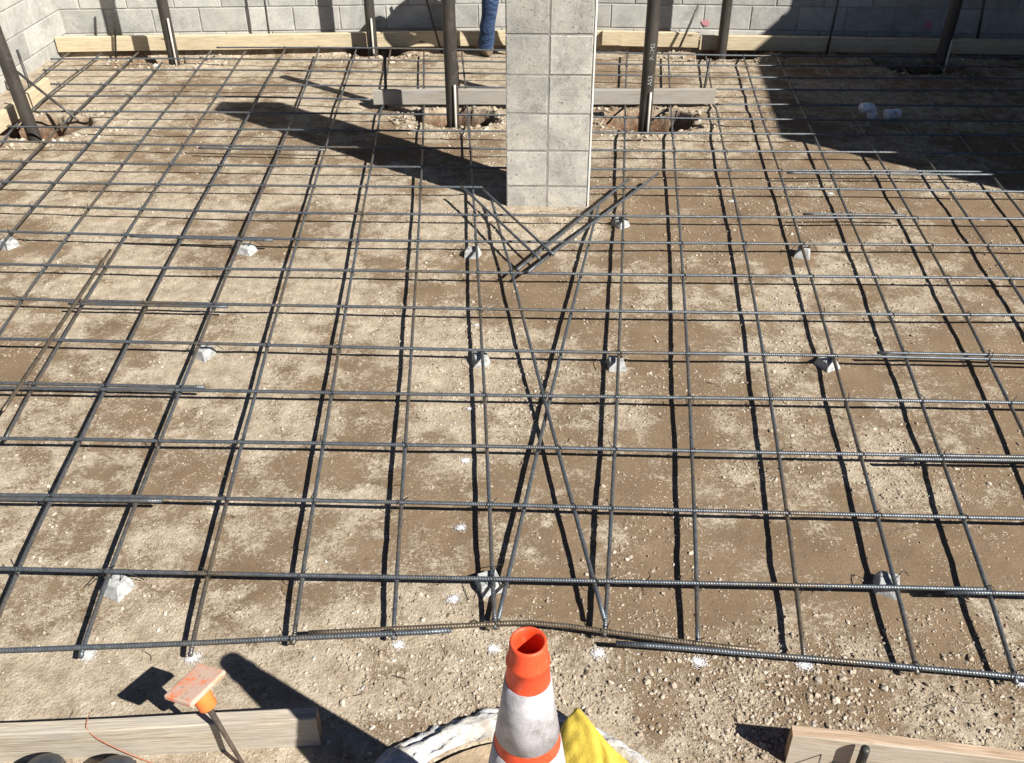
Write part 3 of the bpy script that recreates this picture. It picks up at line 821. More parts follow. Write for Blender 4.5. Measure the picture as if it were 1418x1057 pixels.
 'Cm1': [(-2.002, 1.750, 0.056), (-2.273, 3.536, 0.056), (-2.308, 3.868, 0.056), (-2.335, 4.215, 0.056), (-2.363, 4.593, 0.056), (-2.382, 4.903, 0.056), (-2.395, 5.149, 0.056), (-2.417, 5.581, 0.056), (-2.433, 5.910, 0.056), (-2.449, 6.242, 0.056), (-2.463, 6.542, 0.056), (-2.477, 6.884, 0.056), (-2.491, 7.164, 0.056), (-2.514, 7.582, 0.056), (-2.546, 8.153, 0.056)],
 'Cm2': [(-2.284, 2.200, 0.056), (-2.658, 4.389, 0.056), (-2.680, 4.596, 0.056), (-2.706, 4.937, 0.056), (-2.720, 5.153, 0.056), (-2.746, 5.585, 0.056), (-2.764, 5.940, 0.056), (-2.781, 6.246, 0.056), (-2.795, 6.547, 0.056), (-2.811, 6.889, 0.056), (-2.824, 7.169, 0.056), (-2.847, 7.587, 0.056), (-2.858, 7.791, 0.056)],
 'Cm3': [(-2.952, 2.200, 0.056), (-3.026, 5.221, 0.056), (-3.043, 5.588, 0.056), (-3.061, 5.944, 0.056), (-3.078, 6.250, 0.056), (-3.094, 6.598, 0.056), (-3.107, 6.893, 0.056), (-3.121, 7.228, 0.056), (-3.134, 7.592, 0.056), (-3.149, 8.096, 0.056)],
 'Cm4': [(-3.368, 5.989, 0.056), (-3.396, 6.269, 0.056), (-3.443, 6.898, 0.056), (-3.450, 7.233, 0.056), (-3.455, 7.597, 0.056), (-3.455, 8.079, 0.056)],
 'Cm5': [(-3.400, 4.327, 0.056), (-3.713, 7.581, 0.056), (-3.738, 8.106, 0.056)],
 'C7': [(0.269, 1.845, 0.056), (0.296, 2.045, 0.056), (0.338, 2.382, 0.056), (0.379, 2.707, 0.056), (0.420, 3.046, 0.056), (0.457, 3.359, 0.056), (0.499, 3.710, 0.056), (0.540, 4.059, 0.056), (0.580, 4.414, 0.056), (0.618, 4.757, 0.056), (0.692, 5.442, 0.056), (0.760, 6.071, 0.056), (0.830, 6.702, 0.056), (0.905, 7.372, 0.056), (0.984, 8.049, 0.056)],
 'C8': [(0.538, 1.806, 0.056), (0.572, 2.037, 0.056), (0.619, 2.371, 0.056), (0.663, 2.694, 0.056), (0.708, 3.032, 0.056), (0.750, 3.353, 0.056), (0.796, 3.711, 0.056), (0.839, 4.056, 0.056), (0.883, 4.411, 0.056), (0.925, 4.760, 0.056), (0.965, 5.100, 0.056), (1.004, 5.444, 0.056), (1.040, 5.735, 0.056), (1.076, 6.046, 0.056), (1.142, 6.569, 0.056), (1.217, 7.180, 0.056), (1.322, 7.999, 0.056)],
 'C9': [(0.836, 1.755, 0.056), (0.879, 2.027, 0.056), (0.931, 2.358, 0.056), (0.979, 2.677, 0.056), (1.027, 3.019, 0.056), (1.074, 3.350, 0.056), (1.122, 3.708, 0.056), (1.166, 4.050, 0.056), (1.208, 4.390, 0.056), (1.261, 4.843, 0.056), (1.290, 5.107, 0.056), (1.359, 5.706, 0.056), (1.471, 6.644, 0.056), (1.509, 6.997, 0.056), (1.564, 7.458, 0.056), (1.628, 7.950, 0.056)],
 'C10': [(1.140, 1.701, 0.056), (1.142, 1.718, 0.056), (1.186, 2.022, 0.056), (1.233, 2.349, 0.056), (1.278, 2.673, 0.056), (1.324, 3.012, 0.056), (1.368, 3.342, 0.056), (1.417, 3.705, 0.056), (1.464, 4.062, 0.056), (1.507, 4.399, 0.056), (1.551, 4.743, 0.056), (1.600, 5.145, 0.056), (1.635, 5.429, 0.056), (1.667, 5.720, 0.056), (1.705, 6.036, 0.056), (1.757, 6.467, 0.056), (1.830, 7.081, 0.056), (1.933, 7.924, 0.056)],
 'C11': [(1.405, 1.667, 0.056), (1.407, 1.682, 0.056), (1.464, 2.011, 0.056), (1.517, 2.333, 0.056), (1.571, 2.669, 0.056), (1.621, 3.000, 0.056), (1.672, 3.331, 0.056), (1.724, 3.696, 0.056), (1.772, 4.052, 0.056), (1.820, 4.409, 0.056), (1.859, 4.731, 0.056), (1.907, 5.142, 0.056), (1.938, 5.409, 0.056), (1.973, 5.716, 0.056), (2.010, 6.032, 0.056), (2.056, 6.463, 0.056), (2.117, 7.030, 0.056), (2.147, 7.315, 0.056), (2.211, 7.919, 0.056)],
 'C12': [(1.752, 1.750, 0.056), (1.929, 2.769, 0.056), (1.969, 3.017, 0.056), (2.017, 3.334, 0.056), (2.067, 3.682, 0.056), (2.117, 4.044, 0.056), (2.163, 4.397, 0.056), (2.204, 4.727, 0.056), (2.248, 5.106, 0.056), (2.276, 5.359, 0.056), (2.314, 5.712, 0.056), (2.349, 6.028, 0.056), (2.382, 6.337, 0.056), (2.422, 6.712, 0.056), (2.455, 7.025, 0.056), (2.517, 7.630, 0.056), (2.544, 7.892, 0.056)],
 'C13': [(2.158, 2.200, 0.056), (2.384, 3.776, 0.056), (2.416, 4.023, 0.056), (2.461, 4.377, 0.056), (2.500, 4.695, 0.056), (2.547, 5.107, 0.056), (2.575, 5.355, 0.056), (2.600, 5.579, 0.056), (2.637, 5.883, 0.056), (2.679, 6.250, 0.056), (2.749, 6.840, 0.056), (2.784, 7.164, 0.056), (2.841, 7.624, 0.056), (2.871, 7.865, 0.056)],
 'C14': [(2.456, 2.200, 0.056), (2.814, 4.704, 0.056), (2.862, 5.103, 0.056), (2.896, 5.385, 0.056), (2.927, 5.674, 0.056), (2.967, 6.019, 0.056), (2.996, 6.329, 0.056), (3.028, 6.613, 0.056), (3.074, 7.062, 0.056), (3.125, 7.512, 0.056), (3.163, 7.839, 0.056)],
 'C15': [(2.714, 2.200, 0.056), (3.222, 5.620, 0.056), (3.238, 5.771, 0.056), (3.264, 6.051, 0.056), (3.284, 6.280, 0.056), (3.353, 6.917, 0.056), (3.406, 7.352, 0.056), (3.466, 7.792, 0.056)],
 'C16': [(3.528, 6.321, 0.056), (3.542, 6.615, 0.056), (3.582, 7.236, 0.056), (3.602, 7.524, 0.056)],
 'D1': [(-0.111, 4.973, 0.058), (-0.045, 4.450, 0.058), (-0.006, 4.157, 0.058), (0.041, 3.754, 0.058), (0.085, 3.387, 0.058), (0.111, 3.167, 0.058), (0.137, 2.960, 0.058), (0.168, 2.706, 0.058), (0.206, 2.401, 0.058), (0.245, 2.099, 0.058), (0.272, 1.893, 0.058)],
 'D2': [(0.505, 4.987, 0.040), (0.417, 4.504, 0.040), (0.337, 4.073, 0.040), (0.274, 3.730, 0.040), (0.214, 3.403, 0.040), (0.177, 3.192, 0.040), (0.148, 3.034, 0.040), (0.100, 2.751, 0.040), (0.037, 2.385, 0.040), (-0.009, 2.118, 0.040), (-0.022, 2.050, 0.040), (-0.045, 1.910, 0.040)],
 'X1': [(0.027, 4.055, 0.095), (0.688, 5.181, 0.095)],
 'X2': [(0.080, 4.032, 0.095), (0.878, 5.279, 0.095)],
 'X3': [(-0.286, 5.053, 0.112), (0.138, 4.138, 0.112)],
 'X4': [(-0.160, 5.010, 0.112), (0.208, 4.184, 0.112)],
 'T1': [(-2.044, 4.304, 0.089), (-2.010, 3.747, 0.089), (-1.981, 3.130, 0.089), (-1.973, 2.920, 0.089)],
}
def resample(pts, step=0.07):
    P_ = [Vector(p) for p in pts]
    if len(P_) > 2:
        out = []
        for i in range(len(P_) - 1):
            a_, b2, c2, d2 = P_[max(i - 1, 0)], P_[i], P_[i + 1], P_[min(i + 2, len(P_) - 1)]
            L = (c2 - b2).length
            n = max(1, int(L / step))
            ta, tb = (c2 - a_) * 0.5, (d2 - b2) * 0.5
            sc_a = min(1.0, L / max(1e-6, ta.length)); sc_b = min(1.0, L / max(1e-6, tb.length))
            ta, tb = ta * sc_a, tb * sc_b
            for k in range(n):
                t = k / n
                t2, t3 = t * t, t * t * t
                out.append(b2 * (2*t3 - 3*t2 + 1) + ta * (t3 - 2*t2 + t) + c2 * (-2*t3 + 3*t2) + tb * (t3 - t2))
        out.append(P_[-1])
        return out
    n = max(2, int((P_[1] - P_[0]).length / step))
    return [P_[0].lerp(P_[1], k / n) for k in range(n + 1)]
LAB = {
 'R': ('ribbed steel bar laid crosswise over the lengthwise bars of the mat', 'crosswise bars of the mat'),
 'b': ('shorter ribbed steel bar lapped alongside a crosswise mat bar', 'lap bars of the mat'),
 'L': ('ribbed steel bar running lengthwise toward the wall left of the pier', 'lengthwise bars left of the pier'),
 'Q': ('ribbed steel bar running lengthwise toward the wall right of the pier', 'lengthwise bars right of the pier'),
 'D': ('long slanting steel bar crossing its twin in an X before the pier', 'slanting bars crossed in an X'),
 'X': ('loose short steel bar lying in a V at the pier foot', 'loose short bars at the pier foot'),
}
SPECIAL = {'E1': 'ribbed edge bar of the mat running behind the capped stake', 'E2': 'bent brownish edge bar of the mat behind the traffic cone',
           'E3': 'ribbed edge bar of the mat ahead of the tan plank with the pin', 'T1': 'brown rusty bar lying loose at a slant across the mat'}
ORD = ['', 'first', 'second', 'third', 'fourth', 'fifth', 'sixth', 'seventh', 'eighth', 'ninth', 'tenth', 'eleventh', 'twelfth', 'thirteenth', 'fourteenth', 'fifteenth', 'sixteenth', 'seventeenth', 'eighteenth', 'nineteenth']
def bar_label(k, key):
    if key == 'R':
        if k == 'R15b':
            return 'crosswise ribbed bar starting at the free end of the grey board, reaching into shade'
        if k == 'R15':
            return 'crosswise ribbed bar stopping at the grey board left of the pier'
        return 'ribbed bar, ' + ORD[int(k[1:])] + ' crosswise one beyond the edge bar behind the cone'
    if key == 'b':
        return 'short ribbed bar lapped along the ' + ORD[int(k[1:-1])] + ' crosswise bar beyond the edge bar'
    if key == 'L':
        n_ = 7 - (int(k[1:]) if k[1] != 'm' else -int(k[2:]))
        return 'ribbed lengthwise bar, ' + ORD[n_] + ' to the left of the crossed X pair'
    if key == 'Q':
        return 'ribbed lengthwise bar, ' + ORD[int(k[1:]) - 6] + ' to the right of the crossed X pair'
    if key == 'D':
        return 'slanting bar of the X, ' + ('upper one, from the left pier corner' if k == 'D1' else 'lower one, from the right pier corner')
    return {'X1': 'short loose inner bar of the V, pointing toward the stencilled pole',
            'X2': 'short loose outer bar of the V, pointing toward the stencilled pole',
            'X3': 'short loose outer bar of the V, coming out of the pier shadow',
            'X4': 'short loose inner bar of the V, coming out of the pier shadow'}[k]
bar_paths = {}
for k, pts in BARS.items():
    path = resample(pts)
    rr = random.Random(k)
    ph, am = rr.uniform(0, 6), rr.uniform(0.0008, 0.002)
    path = [p + Vector((0, 0, am * math.sin(p.x * 2.3 + p.y * 2.9 + ph))) for p in path]
    rad = 0.0069 if k[0] == 'R' else 0.0078 if k[0] == 'E' else 0.0071
    if k[0] == 'C':
        # loose ends droop towards the ground
        for i_end in (0,):
            for j in range(4):
                path[j] = path[j] - Vector((0, 0, 0.014 * (1 - j / 4)))
    if k[0] == 'C':
        path = [p - Vector((0, 0, 0.050 * math.exp(-((p.y - 6.80) / 0.13) ** 2) * (1 if -1.05 < p.x < 1.53 else 0))) for p in path]
    bar_paths[k] = path
    o = tube('steel_bar', path, rad, 'rebar_rusty' if k in ('T1', 'E2') else 'rebar_olive' if k[0] == 'C' else 'rebar', None, 10)
    if k in SPECIAL:
        tag(o, SPECIAL[k], 'rebar')
    else:
        key = 'D' if k[0] == 'D' else 'X' if k[0] == 'X' else 'b' if k[0] == 'R' and k.endswith('b') and k != 'R15b' else 'R' if k[0] == 'R' else None
        if key is None:
            key = 'L' if (k[1] == 'm' or int(k[1:]) <= 6) else 'Q'
        tag(o, bar_label(k, key), 'rebar', LAB[key][1])

# tie wires at the crossings (some crossings are left untied)
ties = Joined()
def seg_int(a, b2, c2, d2):
    r_, s_ = b2 - a, d2 - c2
    den = r_.x * s_.y - r_.y * s_.x
    if abs(den) < 1e-9:
        return None
    t = ((c2.x - a.x) * s_.y - (c2.y - a.y) * s_.x) / den
    u = ((c2.x - a.x) * r_.y - (c2.y - a.y) * r_.x) / den
    return a + r_ * t if 0 <= t <= 1 and 0 <= u <= 1 else None
rr = random.Random(5)
crossings = []
for kr in [k for k in BARS if k[0] in 'RE']:
    A = bar_paths[kr]
    for kc in [k for k in BARS if k[0] in 'CD']:
        B = bar_paths[kc]
        for i in range(len(A) - 1):
            hit = None
            for j in range(len(B) - 1):
                if max(A[i].x, A[i+1].x) < min(B[j].x, B[j+1].x) - .001 or min(A[i].x, A[i+1].x) > max(B[j].x, B[j+1].x) + .001:
                    continue
                hit = seg_int(A[i], A[i+1], B[j], B[j+1])
                if hit:
                    break
            if hit:
                crossings.append((hit.x, hit.y, (A[i].z + B[j].z) / 2))
                break
for (x, y, z) in crossings:
    if rr.random() < 0.28:
        continue
    a0 = rr.choice((0.78, 2.36)) + rr.uniform(-.2, .2)
    ca, sa = math.cos(a0), math.sin(a0)
    pts = []
    for k in range(11):
        t = 2 * math.pi * k / 10
        pts.append((x + ca * 0.0165 * math.cos(t), y + sa * 0.0165 * math.cos(t), z + 0.021 * math.sin(t)))
    V, F, _ = tube_data(pts, 0.0014, 4, False)
    ties.add(V, F)
    l = rr.uniform(0.012, 0.035)
    t2 = rr.uniform(0, 6.28)
    V, F, _ = tube_data([(x + ca * .012, y + sa * .012, z + .014), (x + ca * .012 + l * .6 * math.cos(t2), y + sa * .012 + l * .6 * math.sin(t2), z + .016 + l * .5)], 0.0018, 4, True)
    ties.add(V, F)
tag(ties.build('tie_wires', 'tie'), 'fine dark wire ties twisted round the bar crossings', 'wire ties', kind='stuff')

# ---------------------------------------------------------------- concrete spacers under the mat
DOB = [(-2.68, 4.53, 'beyond the upper end of the brown slanting bar'), (-1.393, 4.455, 'left of the pier shadow, under the eighth crosswise bar'), (-0.203, 4.40, 'beside the V of loose bars, left of the pier'),
       (1.516, 4.38, 'under the eighth crosswise bar, right of the pier'), (0.605, 4.745, 'nearest the right corner of the pier foot'),
       (-1.352, 3.45, 'under the fifth crosswise bar, four bars left of the X'), (-0.135, 3.385, 'just left of the X, under the fifth crosswise bar'), (0.446, 3.35, 'just right of the X, under the fifth crosswise bar'),
       (1.352, 3.335, 'under the fifth crosswise bar, four bars right of the X'), (-1.255, 2.075, 'on the first crosswise bar above the capped stake'), (-0.074, 2.075, 'at the foot of the crossed X bars'),
       (1.186, 2.065, 'on the first crosswise bar near the tan plank with pin')]
for i, (x, y, t) in enumerate(DOB):
    rr = random.Random(i + 40)
    root = empty('concrete_spacer', (x, y, gz(x, y) - 0.009), (rr.uniform(-.12, .12), rr.uniform(-.12, .12), rr.uniform(-.6, .9)))
    lab = 'small grey concrete spacer block ' + t if t else 'small grey concrete spacer block propping up the mat at a bar crossing'
    tag(root, lab, 'spacer', 'concrete spacers under the mat')
    bm = bmesh.new()
    bmesh.ops.create_cube(bm, size=1)
    wtop, wb, hh_ = 0.060, 0.084, 0.050
    for v_ in bm.verts:
        w = wtop if v_.co.z > 0 else wb
        v_.co = Vector((v_.co.x * w * rr.uniform(.82, 1.12), v_.co.y * w * rr.uniform(.82, 1.12), (v_.co.z + .5) * hh_ * (rr.uniform(.92, 1.04) if v_.co.z > 0 else 1)))
    bmesh.ops.bevel(bm, geom=list(bm.edges), offset=0.0022, segments=1, affect='EDGES')
    me = bpy.data.meshes.new('body'); bm.to_mesh(me); bm.free()
    link('body', me, 'concrete', root)
    for s in (-1, 1):
        tube('wire', [(s * .012, 0, .045), (s * .03, s * .012, .078), (s * .045, s * .03, .062), (s * (.052 + rr.uniform(0, .02)), s * .05, .035)], 0.0016, 'tie', root, 5)

# ---------------------------------------------------------------- white marking paint on the dirt
MARKS = [(-0.174, 2.704, .020), (-0.178, 2.347, .022), (-0.186, 2.022, .026), (-0.172, 3.037, .012), (-0.059, 1.83, .020), (0.252, 1.815, .026), (0.542, 1.779, .026), (0.847, 1.768, .030),
         (1.446, 1.700, .030), (-0.940, 1.800, .030), (-1.255, 1.815, .030), (-0.162, 3.697, .012), (2.177, 4.889, .022), (1.292, 5.07, .022), (1.888, 5.168, .024), (2.62, 4.80, .025), (-0.34, 1.845, .02)]
MARK_AT = ['left of the X, just ahead of the third crosswise bar', 'left of the X, between first and second crosswise bars', 'left of the X foot, ahead of the first crosswise bar',
           'left of the X, ahead of the fourth crosswise bar', 'just left of the traffic cone', 'just right of the traffic cone', 'by the edge bar, second right of the cone',
           'by the edge bar, third right of the cone', 'by the edge bar, past the pin in the tan plank', 'at the bar end by the orange cap', 'at the bar end left of the orange cap',
           'left of the X, ahead of the sixth crosswise bar', 'by the ninth crosswise bar, under the shade edge', 'right of the pier foot', 'right of the pier, two bars on from its foot',
           'far right of the pier, near the ninth crosswise bar', 'by the lap of the edge bar, left of the cone']
for i, (x, y, r_) in enumerate(MARKS):
    rr = random.Random(i + 300)
    V, F = [], []
    nd = int(15000 * r_) + 60
    dots = []
    for k in range(nd):
        t = rr.uniform(0, 6.28)
        q_ = abs(rr.gauss(0, 0.55))
        if q_ > 1.25:
            continue
        q_ *= 1 + 0.3 * math.sin(5 * t + i) * q_
        s_ = rr.uniform(.0008, .0021) * (1.15 - 0.4 * min(q_, 1.4))
        a0 = rr.uniform(0, 6.28)
        dots.append([(x + r_ * q_ * math.cos(t) * 1.15 + s_ * math.cos(a0 + 1.2566 * c_), y + r_ * q_ * math.sin(t) + s_ * math.sin(a0 + 1.2566 * c_)) for c_ in range(5)])
    da = np.array(dots).reshape(-1, 2)
    dz = ground(da[:, 0], da[:, 1])[0] + 0.0035 + 0.0015 * np.repeat(RNG.random(len(dots)), 5)
    V = [(p_[0], p_[1], z_) for p_, z_ in zip(da, dz)]
    F = [tuple(range(5 * k, 5 * k + 5)) for k in range(len(dots))]
    o = link('paint_mark', mesh('paint_mark', V, F), 'paint')
    tag(o, 'white paint dot ' + MARK_AT[i], 'paint mark', 'white paint dots on the dirt')

# ================================================================ POLES AND STAKES
def pole(x, y, label, top=1.5, lean=(0, 0), bottom=-0.30, rad=0.0445):
    root = empty('steel_pole', (x, y, 0), (lean[1], lean[0], 0))
    tag(root, label, 'pole')
    n = 28
    prof = [(rad, bottom), (rad, -0.02), (rad, 0.4), (rad, 0.9), (rad, top - .002), (rad - .002, top), (rad - .006, top), (rad - .006, top - 0.3), (0.0, top - 0.3)]
    lathe('shaft', prof, 'pole', root, n)
    return root
pole(-3.305, 6.30, 'black steel pole leaning beside the pale side wall', lean=(R(-4), 0))
pole(-2.82, 7.98, 'black steel pole in a hole before the long pine board near the corner')
pole(-1.185, 8.245, 'black steel pole close to the pine board, far from any corner', rad=0.043)
pole(-0.405, 6.43, 'black steel pole in a dug hole left of the block pier')
P5 = pole(0.928, 6.345, 'black steel pole with white stencil marks right of the block pier')
pole(1.815, 8.22, 'black steel pole against the pine board next to the pink paint', rad=0.043)
pole(3.475, 7.68, 'black steel pole standing in the deep shade', lean=(R(1.5), 0))
# stencilled characters running up the pole
def stencil(txt, z, size):
    cu = bpy.data.curves.new('stencil', 'FONT')
    cu.body = txt
    cu.size = size
    cu.extrude = 0.0006
    tmp = bpy.data.objects.new('tmp', cu)
    COL.objects.link(tmp)
    dg = bpy.context.evaluated_depsgraph_get()
    me = bpy.data.meshes.new_from_object(tmp.evaluated_get(dg))
    bpy.data.objects.remove(tmp, do_unlink=True)
    me.name = 'stencil_mark'
    r0 = 0.0445
    for v_ in me.vertices:
        along, across, t = v_.co.x, v_.co.y, v_.co.z
        a_ = R(-82) - (across - size * 0.35) / r0
        rr_ = r0 + 0.0012 + t
        v_.co = (rr_ * math.cos(a_), rr_ * math.sin(a_), z + along)
    me.materials.clear()
    o = link('stencil_mark', me, 'stencil', P5)
    o['label'] = 'white stencilled characters'
stencil('A53', 0.30, 0.042)
stencil('P-1M2', 0.47, 0.042)

def stick(name, p0, p1, r_, mat, label, cat, group=None, n=8):
    p0, p1 = Vector(p0), Vector(p1)
    mid = p0.lerp(p1, .5)
    o = tube(name, [p0, mid, p1], r_, mat, None, n)
    return tag(o, label, cat, group)
for (x, y, z1, lab) in ((-2.79, 7.925, 0.37, 'pale thin rod beside the pole near the corner'), (-1.175, 8.19, 0.30, 'pale thin rod beside the pole close to the pine board'),
                        (-0.385, 6.372, 0.29, 'pale thin rod on the pole left of the block pier'), (0.942, 6.288, 0.26, 'pale thin rod on the stencilled pole'),
                        (3.50, 7.62, 0.25, 'pale thin rod on the pole in deep shade')):
    stick('marker_rod', (x, y, -0.16), (x + .004, y + .006, z1), 0.0085, 'rod', lab, 'rod')
STK = [((-3.266, 8.225, 0.62), (-3.41, 8.225, -0.05), 'rusty thin stake at the corner end of the long pine board', .009),
       ((-2.09, 8.40, 0.62), (-2.10, 8.40, -0.05), 'dark thin stake behind the long pine board midway between two poles', .009),
       ((-0.76, 8.385, 0.60), (-0.60, 8.37, -0.05), 'dark thin stake leaning in front of the shadowed wall left of the pier', .010),
       ((1.585, 8.27, 0.375), (1.425, 8.25, -0.05), 'dark slanting stake leaning on the pine board right of the pier', .010),
       ((2.74, 8.21, 0.62), (2.71, 8.18, -0.05), 'thin stake standing at the shaded pine board', .010),
       ((3.94, 8.22, 0.62), (4.00, 8.21, -0.05), 'thin stake behind the shaded board beyond the shaded pole', .012),
       ((-3.63, 7.05, 0.36), (-3.545, 6.93, -0.05), 'brown stake standing behind the side board', .011),
       ((-3.51, 6.72, 0.30), (-3.03, 6.43, 0.04), 'thin rod propped at a slant across the side board', .009),
       ((-0.905, 6.865, 0.38), (-0.925, 6.855, -0.08), 'short stake behind one end of the grey board left of the pier', .011),
       ((1.438, 6.845, 0.33), (1.40, 6.835, -0.08), 'short stake behind the end of the grey board right of the pier', .010)]
for p0, p1, lab, r_ in STK:
    stick('stake', p1, p0, r_, 'stake', lab, 'stake')
# round pin against the near tan plank
pin = empty('form_pin', (0.884, 1.408, 0))
tag(pin, 'round steel pin standing against the tan plank', 'pin')
lathe('shaft', [(0.0115, -0.15), (0.0115, 0.06), (0.0115, 0.128), (0.0105, 0.1315), (0.0, 0.132)], 'stake', pin, 20)
# two nails beside it
for i, (x, z) in enumerate(((0.80, 0.055), (0.835, 0.03))):
    a_ = -0.1418
    yf = 1.470 + (x - 0.717) * math.tan(a_) - 0.017
    tag(tube('nail', [(x, yf + 0.01, z), (x - 0.02, yf - 0.03, z - 0.004)], 0.0022, 'stake', None, 6), ('lower' if i else 'upper') + ' bent nail sticking out of the tan plank by the pin', 'nail', 'nails in the tan plank')

# capped stake
cap_top = Vector((-0.800, 1.505, 0.258))
foot = Vector((-0.698, 1.462, -0.06))
foot = Vector((-0.682, 1.425, -0.03))
ax = (cap_top - foot).normalized()
cs = empty('capped_stake', foot)
tag(cs, 'dark stake with an orange safety cap leaning over the weathered plank', 'stake')
tube('shaft', [Vector((0, 0, 0)), (cap_top - foot) * 0.5, (cap_top - foot) * 0.93], [0.0045, 0.0062, 0.0095], 'stake_wood', cs, 10)
capo = link('cap', box_mesh('cap', 0.088, 0.128, 0.014, 0.004, seg=2), 'cap', cs)
zq = ax.to_track_quat('Z', 'Y')
capo.rotation_euler = (Matrix.Rotation(R(-24), 3, 'Z') @ Euler((R(-8), R(-9), 0)).to_matrix()).to_euler()
capo.location = cap_top - foot
sk = lathe('socket', [(0.021, -0.062), (0.024, -0.058), (0.026, -0.004), (0.026, 0.004)], 'cap_clean', cs, 24)
sk.rotation_euler = zq.to_euler()
sk.location = cap_top - foot + Vector((0.004, -0.004, 0))

# orange string hanging over the plank
st = [(-1.112, 1.53, 0.122), (-1.105, 1.485, 0.124), (-1.075, 1.468, 0.098), (-1.01, 1.458, 0.055), (-0.945, 1.450, 0.018), (-0.89, 1.43, 0.006), (-0.80, 1.36, 0.006)]
tag(tube('string', resample(st, .02), 0.0011, 'string', None, 6), 'thin orange string hanging over the weathered plank', 'string')

# ================================================================ TRAFFIC CONE
cone = empty('traffic_cone', (0.0265, 1.10, 0.018))
tag(cone, 'orange traffic cone with white reflective bands standing on the round drain', 'cone')
def cr(z):
    return float(np.interp(z, [0.03, 0.532, 0.746, 0.86, 0.892], [0.140, 0.0745, 0.0455, 0.0355, 0.0335]))
zs = [0.03, 0.1, 0.2, 0.3, 0.4, 0.5, 0.6, 0.7, 0.745, 0.80, 0.835]
prof = [(cr(z), z) for z in zs] + [(0.0405, 0.838), (0.0395, 0.846), (0.0365, 0.852), (0.0350, 0.868), (0.0340, 0.886), (0.0325, 0.8915), (0.0300, 0.892), (0.0270, 0.889), (0.0265, 0.875), (0.031, 0.80), (0.055, 0.6)]
lathe('body', prof, 'orange', cone, 64)
for za, zb in ((0.636, 0.790), (0.430, 0.604)):
    lathe('reflective_band', [(cr(za) + .0002, za - .0006), (cr(za) + .0016, za), (cr((za + zb) / 2) + .0016, (za + zb) / 2), (cr(zb) + .0016, zb), (cr(zb) + .0002, zb + .0006)], 'sleeve', cone, 64)
lathe('shoulder', [(0.15, 0.03), (0.147, 0.045), (0.139, 0.052)], 'orange', cone, 64)
bs = link('base', box_mesh('base', 0.40, 0.40, 0.032, 0.012, seg=3), 'black_base', cone)
bs.rotation_euler = (0, 0, R(14))

# ================================================================ ROUND DRAIN WITH FABRIC RIM
dr = empty('drain', (DRAIN[0], DRAIN[1], 0))
tag(dr, 'round dusty drain grate with slots under the traffic cone', 'drain')
J = Joined()
def annulus(J, r0, r1, a0, a1, z, th, n):
    V, F = [], []
    for k in range(n + 1):
        t = a0 + (a1 - a0) * k / n
        for r_ in (r0, r1):
            for zz in (z - th, z):
                V.append((r_ * math.cos(t), r_ * math.sin(t), zz))
    for k in range(n):
        b0, b1 = 4 * k, 4 * (k + 1)
        F += [(b0 + 1, b0 + 3, b1 + 3, b1 + 1), (b0, b1, b1 + 2, b0 + 2), (b0, b0 + 1, b1 + 1, b1), (b0 + 2, b1 + 2, b1 + 3, b0 + 3)]
    F += [(0, 2, 3, 1), (4 * n, 4 * n + 1, 4 * n + 3, 4 * n + 2)]
    J.add(V, F)
annulus(J, 0.001, 0.322, 0, 2 * math.pi, 0.016, 0.03, 64)
annulus(J, 0.366, 0.415, 0, 2 * math.pi, 0.016, 0.03, 64)
NB = 15
for k in range(NB):
    a0 = 2 * math.pi * (k + 0.15) / NB
    annulus(J, 0.320, 0.368, a0, a0 + 2 * math.pi / NB * 0.56, 0.0155, 0.03, 5)
J.build('grate', 'grate', dr, smooth=False)
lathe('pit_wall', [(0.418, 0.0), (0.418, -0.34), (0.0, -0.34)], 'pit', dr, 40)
# fabric rim: crumpled strip standing up round the drain
V, F = [], []
na, nr = 320, 15
for i in range(na):
    t = 2 * math.pi * i / na
    left = sstep(0.55, 1.0, math.cos(t - R(128)) * 0.5 + 0.5)
    wid = 0.040 + 0.055 * float(left)
    nn = float(fbm(np.array([math.cos(t) * 3 + 9]), np.array([math.sin(t) * 3 + 4]), 1.6, 4, 71)[0]) - 0.5
    hgt_ = (0.034 - 0.012 * float(left)) + 0.03 * nn
    for j in range(nr):
        s = j / (nr - 1)
        rr_ = 0.434 + wid * s + 0.03 * nn * s
        zz = hgt_ * math.sin(math.pi * (0.12 + 0.86 * s)) ** 0.8 + 0.004
        cw = 0.75 - 3.2 * abs(float(fbm(np.array([t * 5.0 + s * 2]), np.array([s * 2.2 - t]), 1.5, 3, 73)[0]) - 0.5)
        zz += 0.026 * (cw - 0.4) * (0.3 + s * (1.2 - s)) * (1 if j < nr - 1 else 0)
        rr_ += 0.010 * (cw - 0.4)
        if j == nr - 1:
            zz = -0.004
        V.append((rr_ * math.cos(t), rr_ * math.sin(t), zz))
for i in range(na):
    i2 = (i + 1) % na
    for j in range(nr - 1):
        F.append((i * nr + j, i * nr + j + 1, i2 * nr + j + 1, i2 * nr + j))
rim = link('fabric_rim', mesh('fabric_rim', V, F, True), 'fabric')
rim.location = (DRAIN[0], DRAIN[1], 0)
tag(rim, 'crumpled dirty white fabric ring lying round the drain', 'fabric')

